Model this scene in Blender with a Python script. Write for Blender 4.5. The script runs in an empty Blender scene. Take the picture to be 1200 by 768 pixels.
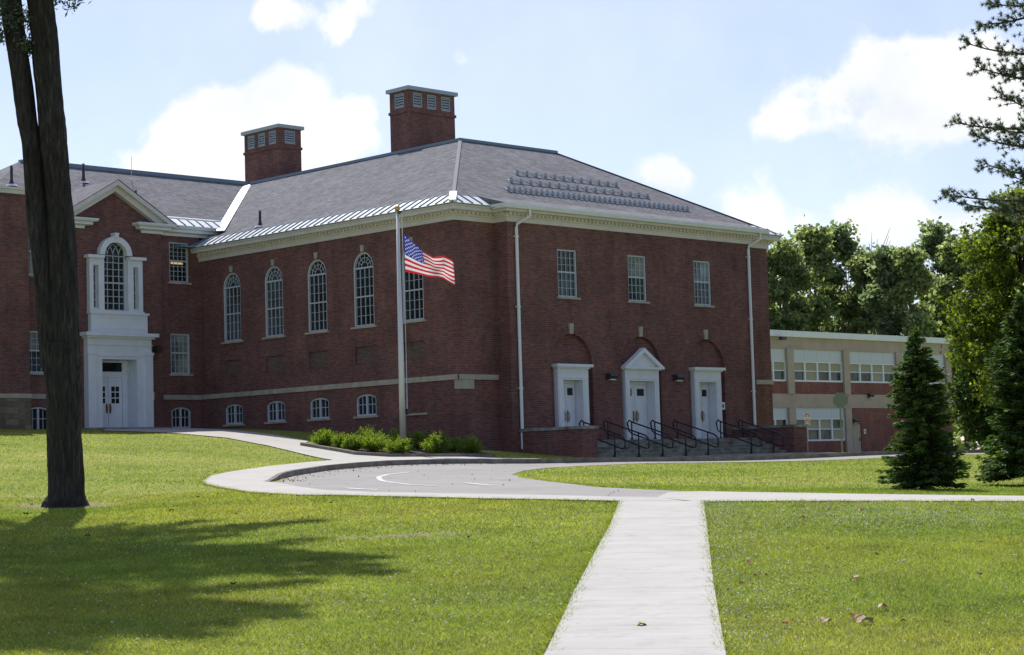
import bpy, bmesh, math, random
import numpy as np
from mathutils import Vector, Matrix
from mathutils.geometry import delaunay_2d_cdt

R = math.radians
rng = np.random.default_rng(7)
random.seed(7)
scene = bpy.context.scene
COL = scene.collection

# ------------------------------------------------------------------ camera
YAW, PITCH, ROLL = R(44.358), R(4.231), R(-1.669)
EYE = 1.6
fw = Vector((math.sin(YAW)*math.cos(PITCH), math.cos(YAW)*math.cos(PITCH), math.sin(PITCH)))
rt0 = Vector((math.cos(YAW), -math.sin(YAW), 0)); up0 = rt0.cross(fw)
rt = rt0*math.cos(ROLL) + up0*math.sin(ROLL)
up = -rt0*math.sin(ROLL) + up0*math.cos(ROLL)
cam_d = bpy.data.cameras.new('camera'); cam = bpy.data.objects.new('camera', cam_d); COL.objects.link(cam)
m = Matrix((rt, up, -fw)).transposed().to_4x4(); m.translation = (0, 0, EYE); cam.matrix_world = m
cam_d.sensor_fit = 'HORIZONTAL'; cam_d.sensor_width = 36.0; cam_d.lens = 36.0*2273.6/1200
cam_d.clip_start = 0.1; cam_d.clip_end = 3000
scene.camera = cam
scene.view_settings.view_transform = 'Standard'; scene.view_settings.look = 'None'
scene.view_settings.gamma = 1.0; scene.view_settings.use_curve_mapping = False
scene.view_settings.exposure = 0.46

# ------------------------------------------------------------------ sun and sky
SAZ, SEL = R(30.0), R(53.2)
S = Vector((math.sin(SAZ)*math.cos(SEL), math.cos(SAZ)*math.cos(SEL), math.sin(SEL)))
sd = bpy.data.lights.new('sun', 'SUN'); sd.energy = 4.2; sd.angle = R(0.53); sd.color = (1.0, 0.955, 0.88)
so = bpy.data.objects.new('sun', sd); COL.objects.link(so); so.rotation_mode = 'QUATERNION'
so.rotation_quaternion = S.to_track_quat('Z', 'Y'); so.location = (0, 0, 60)

def NN(nt, t, **kw):
    n = nt.nodes.new(t)
    for k, v in kw.items():
        if k in n.inputs: n.inputs[k].default_value = v
        else: setattr(n, k, v)
    return n
def MATH(nt, op, a, b=None, c=None, clamp=False):
    n = nt.nodes.new('ShaderNodeMath'); n.operation = op; n.use_clamp = clamp
    for i, v in enumerate((a, b, c)):
        if v is None: continue
        if isinstance(v, (int, float)): n.inputs[i].default_value = v
        else: nt.links.new(v, n.inputs[i])
    return n.outputs[0]
def MIX(nt, fac, a, b, mode='MIX'):
    n = nt.nodes.new('ShaderNodeMix'); n.data_type = 'RGBA'; n.blend_type = mode
    for i, v in ((0, fac), (6, a), (7, b)):
        if isinstance(v, (int, float)): n.inputs[i].default_value = v
        elif isinstance(v, (tuple, list)): n.inputs[i].default_value = (*v[:3], 1)
        else: nt.links.new(v, n.inputs[i])
    return n.outputs[2]
def RAMP(nt, fac, stops):
    n = nt.nodes.new('ShaderNodeValToRGB'); e = n.color_ramp.elements
    while len(e) < len(stops): e.new(0.5)
    for i, (p, c) in enumerate(stops):
        e[i].position = p; e[i].color = (c, c, c, 1) if isinstance(c, (int, float)) else (*c, 1)
    nt.links.new(fac, n.inputs[0]); return n.outputs[0]

w = bpy.data.worlds.new('World'); scene.world = w; w.use_nodes = True
nt = w.node_tree; nt.nodes.clear()
sky = NN(nt, 'ShaderNodeTexSky'); sky.sky_type = 'NISHITA'; sky.sun_disc = False
sky.sun_elevation = SEL; sky.sun_rotation = SAZ; sky.air_density = 1.0; sky.dust_density = 0.6; sky.ozone_density = 1.6; sky.altitude = 200
tc = NN(nt, 'ShaderNodeTexCoord')
nz = NN(nt, 'ShaderNodeVectorMath', operation='NORMALIZE'); nt.links.new(tc.outputs['Generated'], nz.inputs[0])
def skydir(az, el):            # azimuth from +Y towards +X, degrees
    a, e = R(az), R(el); return (math.sin(a)*math.cos(e), math.cos(a)*math.cos(e), math.sin(e))
# cumulus banks: azimuth, elevation, angular radius, weight
BLOBS = [(51.87, 9.81, 0.66, 0.8), (52.75, 10.01, 0.81, 1), (53.76, 10.33, 0.96, 1), (54.65, 10.89, 1.01, 1), (55.64, 10.94, 1.21, 1), (56.52, 11.37, 0.91, 1), (56.72, 10.51, 1.26, 1), (57.59, 10.93, 1.13, 1), (58.56, 11.1, 1.13, 1), (58.63, 9.88, 1.01, 0.9), (59.49, 10.54, 1.26, 1), (55.35, 9.86, 1.01, 0.8), (57.28, 9.49, 0.88, 0.6), (49.05, 8.57, 0.71, 0.95), (49.55, 8.3, 0.45, 0.6), (51.69, 8.45, 0.7, 0.7), (51.03, 7.49, 0.76, 0.9), (52.01, 7.19, 0.81, 1), (53.26, 7.13, 0.71, 0.7), (54.48, 6.9, 0.88, 1), (55.46, 6.85, 0.91, 1), (56.43, 6.72, 0.91, 0.9), (57.64, 6.73, 0.63, 0.6), (58.37, 6.98, 0.5, 0.6), (33.69, 9.01, 1.01, 1), (34.81, 9.75, 1.13, 1), (35.69, 10.37, 1.13, 1), (36.69, 10.73, 1.21, 1), (37.71, 11.1, 1.06, 1), (38.33, 10.97, 0.88, 1), (36.92, 9.62, 1.39, 1), (35.42, 9.01, 1.13, 1), (38.56, 9.98, 1.01, 0.9), (38.17, 9.11, 1.26, 0.8), (39.18, 9.22, 0.88, 0.7), (40.23, 10.82, 0.63, 0.75), (39.71, 10.33, 0.63, 0.6), (39.19, 9.84, 0.5, 0.6), (40.45, 9.7, 0.8, 0.6), (37.26, 13.72, 0.7, 0.85), (38.14, 13.62, 0.8, 0.85), (39.27, 13.3, 0.7, 0.9), (39.51, 12.81, 0.45, 0.75), (40.3, 13.78, 0.7, 0.85), (43.06, 12.23, 0.4, 0.75), (42.09, 14.0, 0.76, 0.4), (31.53, 11.8, 0.35, 0.3), (33.91, 12.39, 0.18, 0.5),
 (12,16,4,1.0),(2,11,4,.9),(75,18,5,1.0),(95,12,5,.9),(-30,14,4,.8),(170,12,4,.7),(255,10,4,.7)]
acc = None
nzn = NN(nt, 'ShaderNodeTexNoise', Scale=30.0, Detail=5.0, Roughness=0.5); nt.links.new(nz.outputs[0], nzn.inputs['Vector'])
wsub = NN(nt, 'ShaderNodeVectorMath', operation='SUBTRACT'); nt.links.new(nzn.outputs['Color'], wsub.inputs[0]); wsub.inputs[1].default_value = (.5, .5, .5)
wsc = NN(nt, 'ShaderNodeVectorMath', operation='SCALE'); nt.links.new(wsub.outputs[0], wsc.inputs[0]); wsc.inputs['Scale'].default_value = 0.012
wad = NN(nt, 'ShaderNodeVectorMath', operation='ADD'); nt.links.new(nz.outputs[0], wad.inputs[0]); nt.links.new(wsc.outputs[0], wad.inputs[1])
wn = NN(nt, 'ShaderNodeVectorMath', operation='NORMALIZE'); nt.links.new(wad.outputs[0], wn.inputs[0])
for az, el, rad, wt in BLOBS:
    d = NN(nt, 'ShaderNodeVectorMath', operation='DOT_PRODUCT'); nt.links.new(wn.outputs[0], d.inputs[0]); d.inputs[1].default_value = skydir(az, el)
    k = 1.0/(1-math.cos(R(rad)*.95))
    e = MATH(nt, 'MULTIPLY_ADD', d.outputs['Value'], k, -k)
    e = MATH(nt, 'EXPONENT', e)
    acc = MATH(nt, 'MULTIPLY_ADD', e, wt, acc if acc is not None else 0.0)
acc = MATH(nt, 'MINIMUM', acc, 1.25)
n1 = NN(nt, 'ShaderNodeTexNoise', Scale=30.0, Detail=11.0, Roughness=0.62); nt.links.new(nz.outputs[0], n1.inputs['Vector'])
v = MATH(nt, 'MULTIPLY_ADD', n1.outputs['Fac'], 2.5, -1.28)
v = MATH(nt, 'ADD', v, acc)
cl = RAMP(nt, v, [(0.20, 0.0), (0.62, 0.42), (1.25, 1.0)])
n2 = NN(nt, 'ShaderNodeTexNoise', Scale=5.0, Detail=6.0, Roughness=0.6); nt.links.new(wn.outputs[0], n2.inputs['Vector'])
veil = RAMP(nt, n2.outputs['Fac'], [(0.3, 0.10), (0.75, 0.40)])
sdot = NN(nt, 'ShaderNodeVectorMath', operation='DOT_PRODUCT'); nt.links.new(nz.outputs[0], sdot.inputs[0]); sdot.inputs[1].default_value = tuple(S)
veil = MATH(nt, 'MULTIPLY', veil, RAMP(nt, sdot.outputs['Value'], [(0.15, 0.12), (0.65, 1.0)]))
cover = MATH(nt, 'MAXIMUM', cl, veil)
CLOUD = (8.8, 8.85, 9.0)
shade = NN(nt, 'ShaderNodeTexNoise', Scale=14.0, Detail=5.0); nt.links.new(wn.outputs[0], shade.inputs['Vector'])
cc = MIX(nt, RAMP(nt, shade.outputs['Fac'], [(0.4, 0.0), (0.7, 1.0)]), CLOUD, (7.0, 7.35, 7.9))
skc = MIX(nt, 1.0, sky.outputs[0], (1.10, 1.03, 1.17), 'MULTIPLY')
fin = MIX(nt, cover, skc, cc)
bg = NN(nt, 'ShaderNodeBackground', Strength=0.092); nt.links.new(fin, bg.inputs[0])
wo = NN(nt, 'ShaderNodeOutputWorld'); nt.links.new(bg.outputs[0], wo.inputs[0])

# ------------------------------------------------------------------ materials
MATS = {}
def mat(name, base=(.5,.5,.5), rough=.7, spec=.4, metal=0.0, noise=None, bump=None):
    """noise = (scale, dark multiplier, light multiplier, detail); bump = (scale, strength)"""
    if name in MATS: return MATS[name]
    mt = bpy.data.materials.new(name); mt.use_nodes = True; t = mt.node_tree; b = t.nodes['Principled BSDF']
    b.inputs['Base Color'].default_value = (*base, 1); b.inputs['Roughness'].default_value = rough
    b.inputs['Specular IOR Level'].default_value = spec; b.inputs['Metallic'].default_value = metal
    g = NN(t, 'ShaderNodeNewGeometry')
    if noise:
        n = NN(t, 'ShaderNodeTexNoise', Scale=noise[0], Detail=noise[3] if len(noise) > 3 else 5.0, Roughness=0.6); t.links.new(g.outputs['Position'], n.inputs['Vector'])
        c = RAMP(t, n.outputs['Fac'], [(0.3, tuple(min(1, x*noise[1]) for x in base)), (0.7, tuple(min(1, x*noise[2]) for x in base))])
        t.links.new(c, b.inputs['Base Color'])
    if bump:
        n = NN(t, 'ShaderNodeTexNoise', Scale=bump[0], Detail=6.0); t.links.new(g.outputs['Position'], n.inputs['Vector'])
        bp = NN(t, 'ShaderNodeBump', Strength=bump[1], Distance=0.05); t.links.new(n.outputs['Fac'], bp.inputs['Height']); t.links.new(bp.outputs[0], b.inputs['Normal'])
    MATS[name] = mt; return mt

def brick_mat(name, c1, c2, mortar, bw=.215, bh=.072, stain=True):
    mt = bpy.data.materials.new(name); mt.use_nodes = True; t = mt.node_tree; b = t.nodes['Principled BSDF']
    b.inputs['Roughness'].default_value = .9; b.inputs['Specular IOR Level'].default_value = .2
    g = NN(t, 'ShaderNodeNewGeometry'); s = NN(t, 'ShaderNodeSeparateXYZ'); t.links.new(g.outputs['Position'], s.inputs[0])
    cb = NN(t, 'ShaderNodeCombineXYZ'); t.links.new(MATH(t, 'ADD', s.outputs[0], s.outputs[1]), cb.inputs[0]); t.links.new(s.outputs[2], cb.inputs[1])
    br = NN(t, 'ShaderNodeTexBrick'); t.links.new(cb.outputs[0], br.inputs['Vector'])
    br.inputs['Color1'].default_value = (*c1, 1); br.inputs['Color2'].default_value = (*c2, 1); br.inputs['Mortar'].default_value = (*mortar, 1)
    br.inputs['Scale'].default_value = 1.0; br.inputs['Mortar Size'].default_value = .007; br.inputs['Brick Width'].default_value = bw; br.inputs['Row Height'].default_value = bh
    br.inputs['Bias'].default_value = -0.15
    # per course tonal change and big weathered patches
    n = NN(t, 'ShaderNodeTexNoise', Scale=0.7, Detail=7.0, Roughness=.65); t.links.new(g.outputs['Position'], n.inputs['Vector'])
    mp = NN(t, 'ShaderNodeMapping'); mp.inputs['Scale'].default_value = (3.2, 9.5, 1); t.links.new(cb.outputs[0], mp.inputs[0])
    n3 = NN(t, 'ShaderNodeTexNoise', Scale=1.0, Detail=4.0, Roughness=.8); t.links.new(mp.outputs[0], n3.inputs['Vector'])
    c = MIX(t, 1.0, br.outputs[0], RAMP(t, n.outputs['Fac'], [(0.3, (.74, .75, .78)), (0.7, (1.22, 1.20, 1.16))]), 'MULTIPLY')
    c = MIX(t, 1.0, c, RAMP(t, n3.outputs['Fac'], [(0.3, (.72, .72, .74)), (0.7, (1.3, 1.28, 1.26))]), 'MULTIPLY')
    mp4 = NN(t, 'ShaderNodeMapping'); mp4.inputs['Scale'].default_value = (1.6, .16, 1); t.links.new(cb.outputs[0], mp4.inputs[0])
    n4 = NN(t, 'ShaderNodeTexNoise', Scale=1.0, Detail=8.0, Roughness=.7); t.links.new(mp4.outputs[0], n4.inputs['Vector'])
    c = MIX(t, 1.0, c, RAMP(t, n4.outputs['Fac'], [(.30, (.80, .79, .80)), (.50, (1, 1, 1)), (.72, (1.16, 1.17, 1.18))]), 'MULTIPLY')
    t.links.new(c, b.inputs['Base Color'])
    bp = NN(t, 'ShaderNodeBump', Strength=.5, Distance=0.01); t.links.new(MATH(t, 'SUBTRACT', 1.0, br.outputs['Fac']), bp.inputs['Height']); t.links.new(bp.outputs[0], b.inputs['Normal'])
    MATS[name] = mt; return mt
BRICK = brick_mat('red_brick', (.190, .079, .069), (.112, .052, .049), (.20, .15, .138))
BRICK2 = brick_mat('arch_brick', (.178, .073, .064), (.105, .049, .046), (.19, .14, .13), .072, .215)
BRICKP = brick_mat('annex_brick', (.235, .085, .07), (.17, .062, .055), (.22, .15, .13))
BRICKD = brick_mat('blocked_opening', (.14, .095, .08), (.11, .07, .06), (.17, .14, .12))
STONEW = brick_mat('rubble_stone', (.23, .19, .13), (.11, .09, .07), (.12, .10, .08), .55, .23)
WHITE = mat('white_paint', (.72, .745, .79), .5, .3, noise=(2.5, .93, 1.04))
WINW = mat('window_paint', (.50, .53, .58), .5, .3)
CREAM = mat('cream_cornice', (.64, .60, .58), .6, .3, noise=(2.0, .90, 1.05))
LIME = mat('limestone', (.42, .38, .31), .85, .2, noise=(3.0, .72, 1.15, 8.0))
CONC = mat('concrete_walk', (.42, .405, .38), .9, .2, noise=(1.3, .88, 1.07, 10.0), bump=(25, .15))
STEPC = mat('step_concrete', (.30, .29, .265), .9, .2, noise=(2.4, .38, 1.3, 10.0))
ALUM = mat('downspout_metal', (.72, .74, .77), .45, .5)
STEEL = mat('flagpole_metal', (.62, .62, .61), .45, .5, .35)
BLACK = mat('black_metal', (.018, .018, .02), .45, .5)
DARKM = mat('dark_fixture', (.04, .035, .035), .4, .5)
GOLD = mat('gilt_ball', (.55, .38, .12), .3, .5, .8)
RIDGE = mat('ridge_metal', (.16, .22, .28), .5, .4)
CAPM = mat('chimney_cap_metal', (.33, .39, .44), .5, .4)
TAN = mat('tan_panel', (.43, .35, .295), .8, .2, noise=(1.2, .88, 1.06))
PANELW = mat('white_panel', (.55, .58, .63), .6, .3)
BLIND = mat('beige_blind', (.36, .34, .25), .8, .1)
SEAMW = mat('seam_white', (.66, .69, .72), .35, .5, noise=(.9, .92, 1.05))
SEAMD = mat('seam_rib', (.17, .22, .25), .5, .4)
GUARD = mat('snow_guard_metal', (.42, .46, .52), .4, .5, .3)
SIGNB = mat('sign_back', (.20, .24, .21), .55, .4)
SIGNR = mat('sign_red', (.48, .10, .08), .6, .3)
SIGNW = mat('sign_white', (.7, .7, .7), .5, .3)
SIGNU = mat('sign_blue', (.05, .12, .3), .5, .3)
BRASS = mat('brass_handle', (.20, .115, .06), .35, .5, .6)
RUST = mat('bark_litter', (.30, .17, .08), .9, .1)
KERB = mat('kerb_concrete', (.20, .18, .16), .9, .2, noise=(2.5, .55, 1.25, 9.0))

def glass_mat(name, base=(.012, .018, .022), rough=.08, spec=.5, noisy=True):
    mt = bpy.data.materials.new(name); mt.use_nodes = True; t = mt.node_tree; b = t.nodes['Principled BSDF']
    b.inputs['Roughness'].default_value = rough; b.inputs['Specular IOR Level'].default_value = spec
    g = NN(t, 'ShaderNodeNewGeometry'); n = NN(t, 'ShaderNodeTexNoise', Scale=1.4, Detail=3.0); t.links.new(g.outputs['Position'], n.inputs['Vector'])
    t.links.new(RAMP(t, n.outputs['Fac'], [(.35, tuple(x*.6 for x in base)), (.7, tuple(x*2.2 for x in base))]), b.inputs['Base Color'])
    n2 = NN(t, 'ShaderNodeTexNoise', Scale=2.0, Detail=1.0); t.links.new(g.outputs['Position'], n2.inputs['Vector'])
    bp = NN(t, 'ShaderNodeBump', Strength=.25, Distance=0.02); t.links.new(n2.outputs['Fac'], bp.inputs['Height']); t.links.new(bp.outputs[0], b.inputs['Normal'])
    MATS[name] = mt; return mt
GLASS = glass_mat('window_glass'); GLASSL = glass_mat('blind_behind_glass', (.15, .165, .16)); GLASSG = glass_mat('grey_glass', (.035, .05, .055))

def shingle_mat():
    mt = bpy.data.materials.new('grey_shingles'); mt.use_nodes = True; t = mt.node_tree; b = t.nodes['Principled BSDF']
    b.inputs['Roughness'].default_value = .95; b.inputs['Specular IOR Level'].default_value = .15
    g = NN(t, 'ShaderNodeNewGeometry'); s = NN(t, 'ShaderNodeSeparateXYZ'); t.links.new(g.outputs['Position'], s.inputs[0])
    cb = NN(t, 'ShaderNodeCombineXYZ'); t.links.new(MATH(t, 'ADD', s.outputs[0], s.outputs[1]), cb.inputs[0]); t.links.new(s.outputs[2], cb.inputs[1])
    br = NN(t, 'ShaderNodeTexBrick'); t.links.new(cb.outputs[0], br.inputs['Vector'])
    br.inputs['Color1'].default_value = (.205, .208, .232, 1); br.inputs['Color2'].default_value = (.125, .127, .145, 1); br.inputs['Mortar'].default_value = (.10, .095, .10, 1)
    br.inputs['Scale'].default_value = 1.0; br.inputs['Mortar Size'].default_value = .008; br.inputs['Brick Width'].default_value = .24; br.inputs['Row Height'].default_value = .075
    n = NN(t, 'ShaderNodeTexNoise', Scale=.8, Detail=8.0, Roughness=.7); t.links.new(g.outputs['Position'], n.inputs['Vector'])
    n2 = NN(t, 'ShaderNodeTexNoise', Scale=7.0, Detail=6.0, Roughness=.8); t.links.new(g.outputs['Position'], n2.inputs['Vector'])
    c = MIX(t, 1.0, br.outputs[0], RAMP(t, n.outputs['Fac'], [(.3, .84), (.7, 1.14)]), 'MULTIPLY')
    c = MIX(t, 1.0, c, RAMP(t, n2.outputs['Fac'], [(.3, .72), (.7, 1.28)]), 'MULTIPLY')
    t.links.new(c, b.inputs['Base Color']); return mt
SHING = shingle_mat()

def leaf_mat(name, dark, light, trans, tw=.45, rough=.6):
    mt = bpy.data.materials.new(name); mt.use_nodes = True; t = mt.node_tree; b = t.nodes['Principled BSDF']
    b.inputs['Roughness'].default_value = rough; b.inputs['Specular IOR Level'].default_value = .25
    g = NN(t, 'ShaderNodeNewGeometry')
    c = RAMP(t, g.outputs['Random Per Island'], [(0.0, dark), (0.6, tuple((a+b_)/2 for a, b_ in zip(dark, light))), (1.0, light)])
    n = NN(t, 'ShaderNodeTexNoise', Scale=.8, Detail=9.0, Roughness=.7); t.links.new(g.outputs['Position'], n.inputs['Vector'])
    c = MIX(t, 1.0, c, RAMP(t, n.outputs['Fac'], [(.3, .62), (.7, 1.34)]), 'MULTIPLY')
    t.links.new(c, b.inputs['Base Color'])
    tr = NN(t, 'ShaderNodeBsdfTranslucent'); t.links.new(MIX(t, 1.0, c, trans, 'MULTIPLY'), tr.inputs['Color'])
    mx = NN(t, 'ShaderNodeMixShader'); mx.inputs[0].default_value = tw
    t.links.new(b.outputs[0], mx.inputs[1]); t.links.new(tr.outputs[0], mx.inputs[2]); t.links.new(mx.outputs[0], t.nodes['Material Output'].inputs[0])
    MATS[name] = mt; return mt
BARK = mat('dark_bark', (.060, .047, .040), .95, .1, noise=(5.0, .45, 1.6, 10.0))
BARKG = mat('grey_bark', (.13, .12, .11), .95, .1, noise=(3.0, .6, 1.4))
LEAF_BG = leaf_mat('leaf_mid_green', (.12, .165, .07), (.30, .35, .17), (1.8, 1.8, 1.2), .6)
LEAF_BG2 = leaf_mat('leaf_cool_green', (.11, .155, .08), (.27, .32, .19), (1.7, 1.8, 1.2), .6)
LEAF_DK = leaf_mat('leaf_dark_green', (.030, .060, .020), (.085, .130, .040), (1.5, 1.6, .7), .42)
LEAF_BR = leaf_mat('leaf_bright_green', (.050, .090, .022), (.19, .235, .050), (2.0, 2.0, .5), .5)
LEAF_PINE = leaf_mat('pine_needles', (.06, .085, .065), (.17, .21, .15), (1.4, 1.5, 1.1), .4)
LEAF_SPR = leaf_mat('spruce_needles', (.018, .044, .014), (.115, .175, .045), (1.7, 2.0, .8), .35)
LEAF_SHR = leaf_mat('shrub_leaves', (.095, .145, .030), (.23, .30, .065), (1.7, 1.8, .6), .45)
GRASSM = leaf_mat('grass_blades', (.085, .140, .024), (.37, .40, .100), (1.65, 1.65, .65), .45)
t_ = GRASSM.node_tree; b_ = t_.nodes['Principled BSDF']; src_ = b_.inputs['Base Color'].links[0].from_socket
g_ = NN(t_, 'ShaderNodeNewGeometry'); n_ = NN(t_, 'ShaderNodeTexNoise', Scale=.16, Detail=3.0, Roughness=.6); t_.links.new(g_.outputs['Position'], n_.inputs['Vector'])
c_ = MIX(t_, 1.0, src_, RAMP(t_, n_.outputs['Fac'], [(.36, (.80, .92, .9)), (.64, (1.28, 1.14, 1.1))]), 'MULTIPLY')
for l_ in list(t_.links):
    if l_.from_socket == src_ and l_.to_node.bl_idname != 'ShaderNodeMix': t_.links.remove(l_)
    elif l_.from_socket == src_ and l_.to_node != c_.node: l_.to_socket.node.inputs[6].default_value = (1, 1, 1, 1); to_ = l_.to_socket; t_.links.remove(l_); t_.links.new(c_, to_)
t_.links.new(c_, b_.inputs['Base Color'])
CLOVER = mat('clover_petals', (.62, .62, .52), .8, .1)

WORN = [(18.3, 22.2, .34), (18.7, 21.9, .42), (19.1, 21.6, .42), (19.5, 21.35, .34), (21.2, 35.4, 1.15), (21.7, 34.7, .8)]     # worn spots of the turf: x, y, radius
def lawn_mat():
    mt = bpy.data.materials.new('lawn'); mt.use_nodes = True; t = mt.node_tree; b = t.nodes['Principled BSDF']
    b.inputs['Roughness'].default_value = .95; b.inputs['Specular IOR Level'].default_value = .1
    g = NN(t, 'ShaderNodeNewGeometry')
    def ns(sc, det=6.0, ro=.6):
        n = NN(t, 'ShaderNodeTexNoise', Scale=sc, Detail=det, Roughness=ro); t.links.new(g.outputs['Position'], n.inputs['Vector']); return n.outputs['Fac']
    c = RAMP(t, ns(.35, 8.0, .65), [(.3, (.155, .205, .030)), (.5, (.22, .27, .048)), (.72, (.32, .33, .10))])
    dry = RAMP(t, ns(.9, 9.0, .75), [(.60, 0.0), (.74, .55)])
    c = MIX(t, RAMP(t, ns(.16, 3.0, .6), [(.40, 0.0), (.62, .6)]), c, (.33, .335, .10))
    c = MIX(t, dry, c, (.31, .29, .14))
    c = MIX(t, RAMP(t, ns(2.3, 8.0, .7), [(.52, 0.0), (.70, .6)]), c, (.095, .150, .028))
    for wx, wy, wr in WORN:
        dn = NN(t, 'ShaderNodeVectorMath', operation='DISTANCE'); dn.inputs[1].default_value = (wx, wy, 0); fl = NN(t, 'ShaderNodeVectorMath', operation='MULTIPLY'); t.links.new(g.outputs['Position'], fl.inputs[0]); fl.inputs[1].default_value = (1, 1, 0); t.links.new(fl.outputs[0], dn.inputs[0])
        k_ = MATH(t, 'ADD', MATH(t, 'DIVIDE', dn.outputs['Value'], wr), MATH(t, 'MULTIPLY_ADD', ns(3.0, 6.0, .7), 1.6, -.8))
        c = MIX(t, RAMP(t, k_, [(.55, .75), (1.0, 0.0)]), c, (.30, .245, .165))
    c = MIX(t, 1.0, c, RAMP(t, ns(14.0, 8.0, .85), [(.3, .58), (.7, 1.42)]), 'MULTIPLY')
    c = MIX(t, 1.0, c, RAMP(t, ns(55.0, 3.0, .8), [(.3, .70), (.7, 1.30)]), 'MULTIPLY')
    t.links.new(c, b.inputs['Base Color'])
    bp = NN(t, 'ShaderNodeBump', Strength=.8, Distance=0.05); t.links.new(ns(22.0, 6.0, .8), bp.inputs['Height']); t.links.new(bp.outputs[0], b.inputs['Normal'])
    return mt
LAWN = lawn_mat()
def asphalt_mat():
    mt = bpy.data.materials.new('worn_asphalt'); mt.use_nodes = True; t = mt.node_tree; b = t.nodes['Principled BSDF']
    b.inputs['Roughness'].default_value = .95; b.inputs['Specular IOR Level'].default_value = .15
    g = NN(t, 'ShaderNodeNewGeometry')
    n = NN(t, 'ShaderNodeTexNoise', Scale=.5, Detail=9.0, Roughness=.7); t.links.new(g.outputs['Position'], n.inputs['Vector'])
    c = RAMP(t, n.outputs['Fac'], [(.3, (.265, .252, .243)), (.7, (.325, .312, .302))])
    n2 = NN(t, 'ShaderNodeTexNoise', Scale=60, Detail=2.0); t.links.new(g.outputs['Position'], n2.inputs['Vector'])
    c = MIX(t, 1.0, c, RAMP(t, n2.outputs['Fac'], [(.3, .85), (.7, 1.15)]), 'MULTIPLY')
    vo = NN(t, 'ShaderNodeTexVoronoi', Scale=.32); vo.feature = 'DISTANCE_TO_EDGE'; wn5 = NN(t, 'ShaderNodeTexNoise', Scale=1.2, Detail=6.0); t.links.new(g.outputs['Position'], wn5.inputs['Vector'])
    t.links.new(MIX(t, .12, g.outputs['Position'], wn5.outputs['Color'], 'ADD'), vo.inputs['Vector'])
    c = MIX(t, RAMP(t, vo.outputs['Distance'], [(.0, .55), (.012, 0.0)]), c, (.12, .11, .10))
    t.links.new(c, b.inputs['Base Color']); return mt
ASPH = asphalt_mat()
def walk_mat():
    mt = bpy.data.materials.new('scored_concrete'); mt.use_nodes = True; t = mt.node_tree; b = t.nodes['Principled BSDF']
    b.inputs['Roughness'].default_value = .9; b.inputs['Specular IOR Level'].default_value = .2
    g = NN(t, 'ShaderNodeNewGeometry')
    # distance along the walk (it runs roughly at 48 degrees)
    mp = NN(t, 'ShaderNodeMapping'); mp.inputs['Rotation'].default_value = (0, 0, R(-41)); t.links.new(g.outputs['Position'], mp.inputs[0])
    s = NN(t, 'ShaderNodeSeparateXYZ'); t.links.new(mp.outputs[0], s.inputs[0])
    fr = MATH(t, 'FRACT', MATH(t, 'DIVIDE', s.outputs[0], 1.52))
    j = MATH(t, 'LESS_THAN', fr, 0.012)
    stm = NN(t, 'ShaderNodeMapping'); stm.inputs['Scale'].default_value = (7.0, .35, 1); t.links.new(mp.outputs[0], stm.inputs[0])
    n = NN(t, 'ShaderNodeTexNoise', Scale=1.0, Detail=8.0, Roughness=.7); t.links.new(stm.outputs[0], n.inputs['Vector'])
    n2 = NN(t, 'ShaderNodeTexNoise', Scale=.8, Detail=9.0, Roughness=.7); t.links.new(g.outputs['Position'], n2.inputs['Vector'])
    c = RAMP(t, n2.outputs['Fac'], [(.3, (.39, .378, .355)), (.7, (.45, .437, .415))])
    c = MIX(t, 1.0, c, RAMP(t, n.outputs['Fac'], [(.3, .90), (.7, 1.08)]), 'MULTIPLY')
    n5 = NN(t, 'ShaderNodeTexNoise', Scale=2.6, Detail=10.0, Roughness=.75); t.links.new(g.outputs['Position'], n5.inputs['Vector'])
    c = MIX(t, 1.0, c, RAMP(t, n5.outputs['Fac'], [(.28, .80), (.48, 1.0), (.8, 1.04)]), 'MULTIPLY')
    c = MIX(t, MATH(t, 'MULTIPLY', j, .85), c, (.26, .24, .20))
    t.links.new(c, b.inputs['Base Color']); return mt
WALKM = walk_mat()
MULCH = mat('bark_mulch', (.060, .040, .030), .95, .1, noise=(9, .4, 1.9, 10.0), bump=(18, .8))
MARK = mat('worn_white_marking', (.62, .615, .60), .9, .1, noise=(5.0, .75, 1.05, 9.0))

# ------------------------------------------------------------------ object helpers
def link(name, mesh, parent=None):
    o = bpy.data.objects.new(name, mesh); COL.objects.link(o)
    if parent is not None: o.parent = parent
    return o
def tag(o, label=None, cat=None, group=None, kind=None):
    if label: o['label'] = label
    if cat: o['category'] = cat
    if group: o['group'] = group
    if kind: o['kind'] = kind
    return o
def thing(name, loc, label, cat, group=None):
    o = link(name, None); o.location = loc; o.empty_display_size = .3
    return tag(o, label, cat, group)

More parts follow.
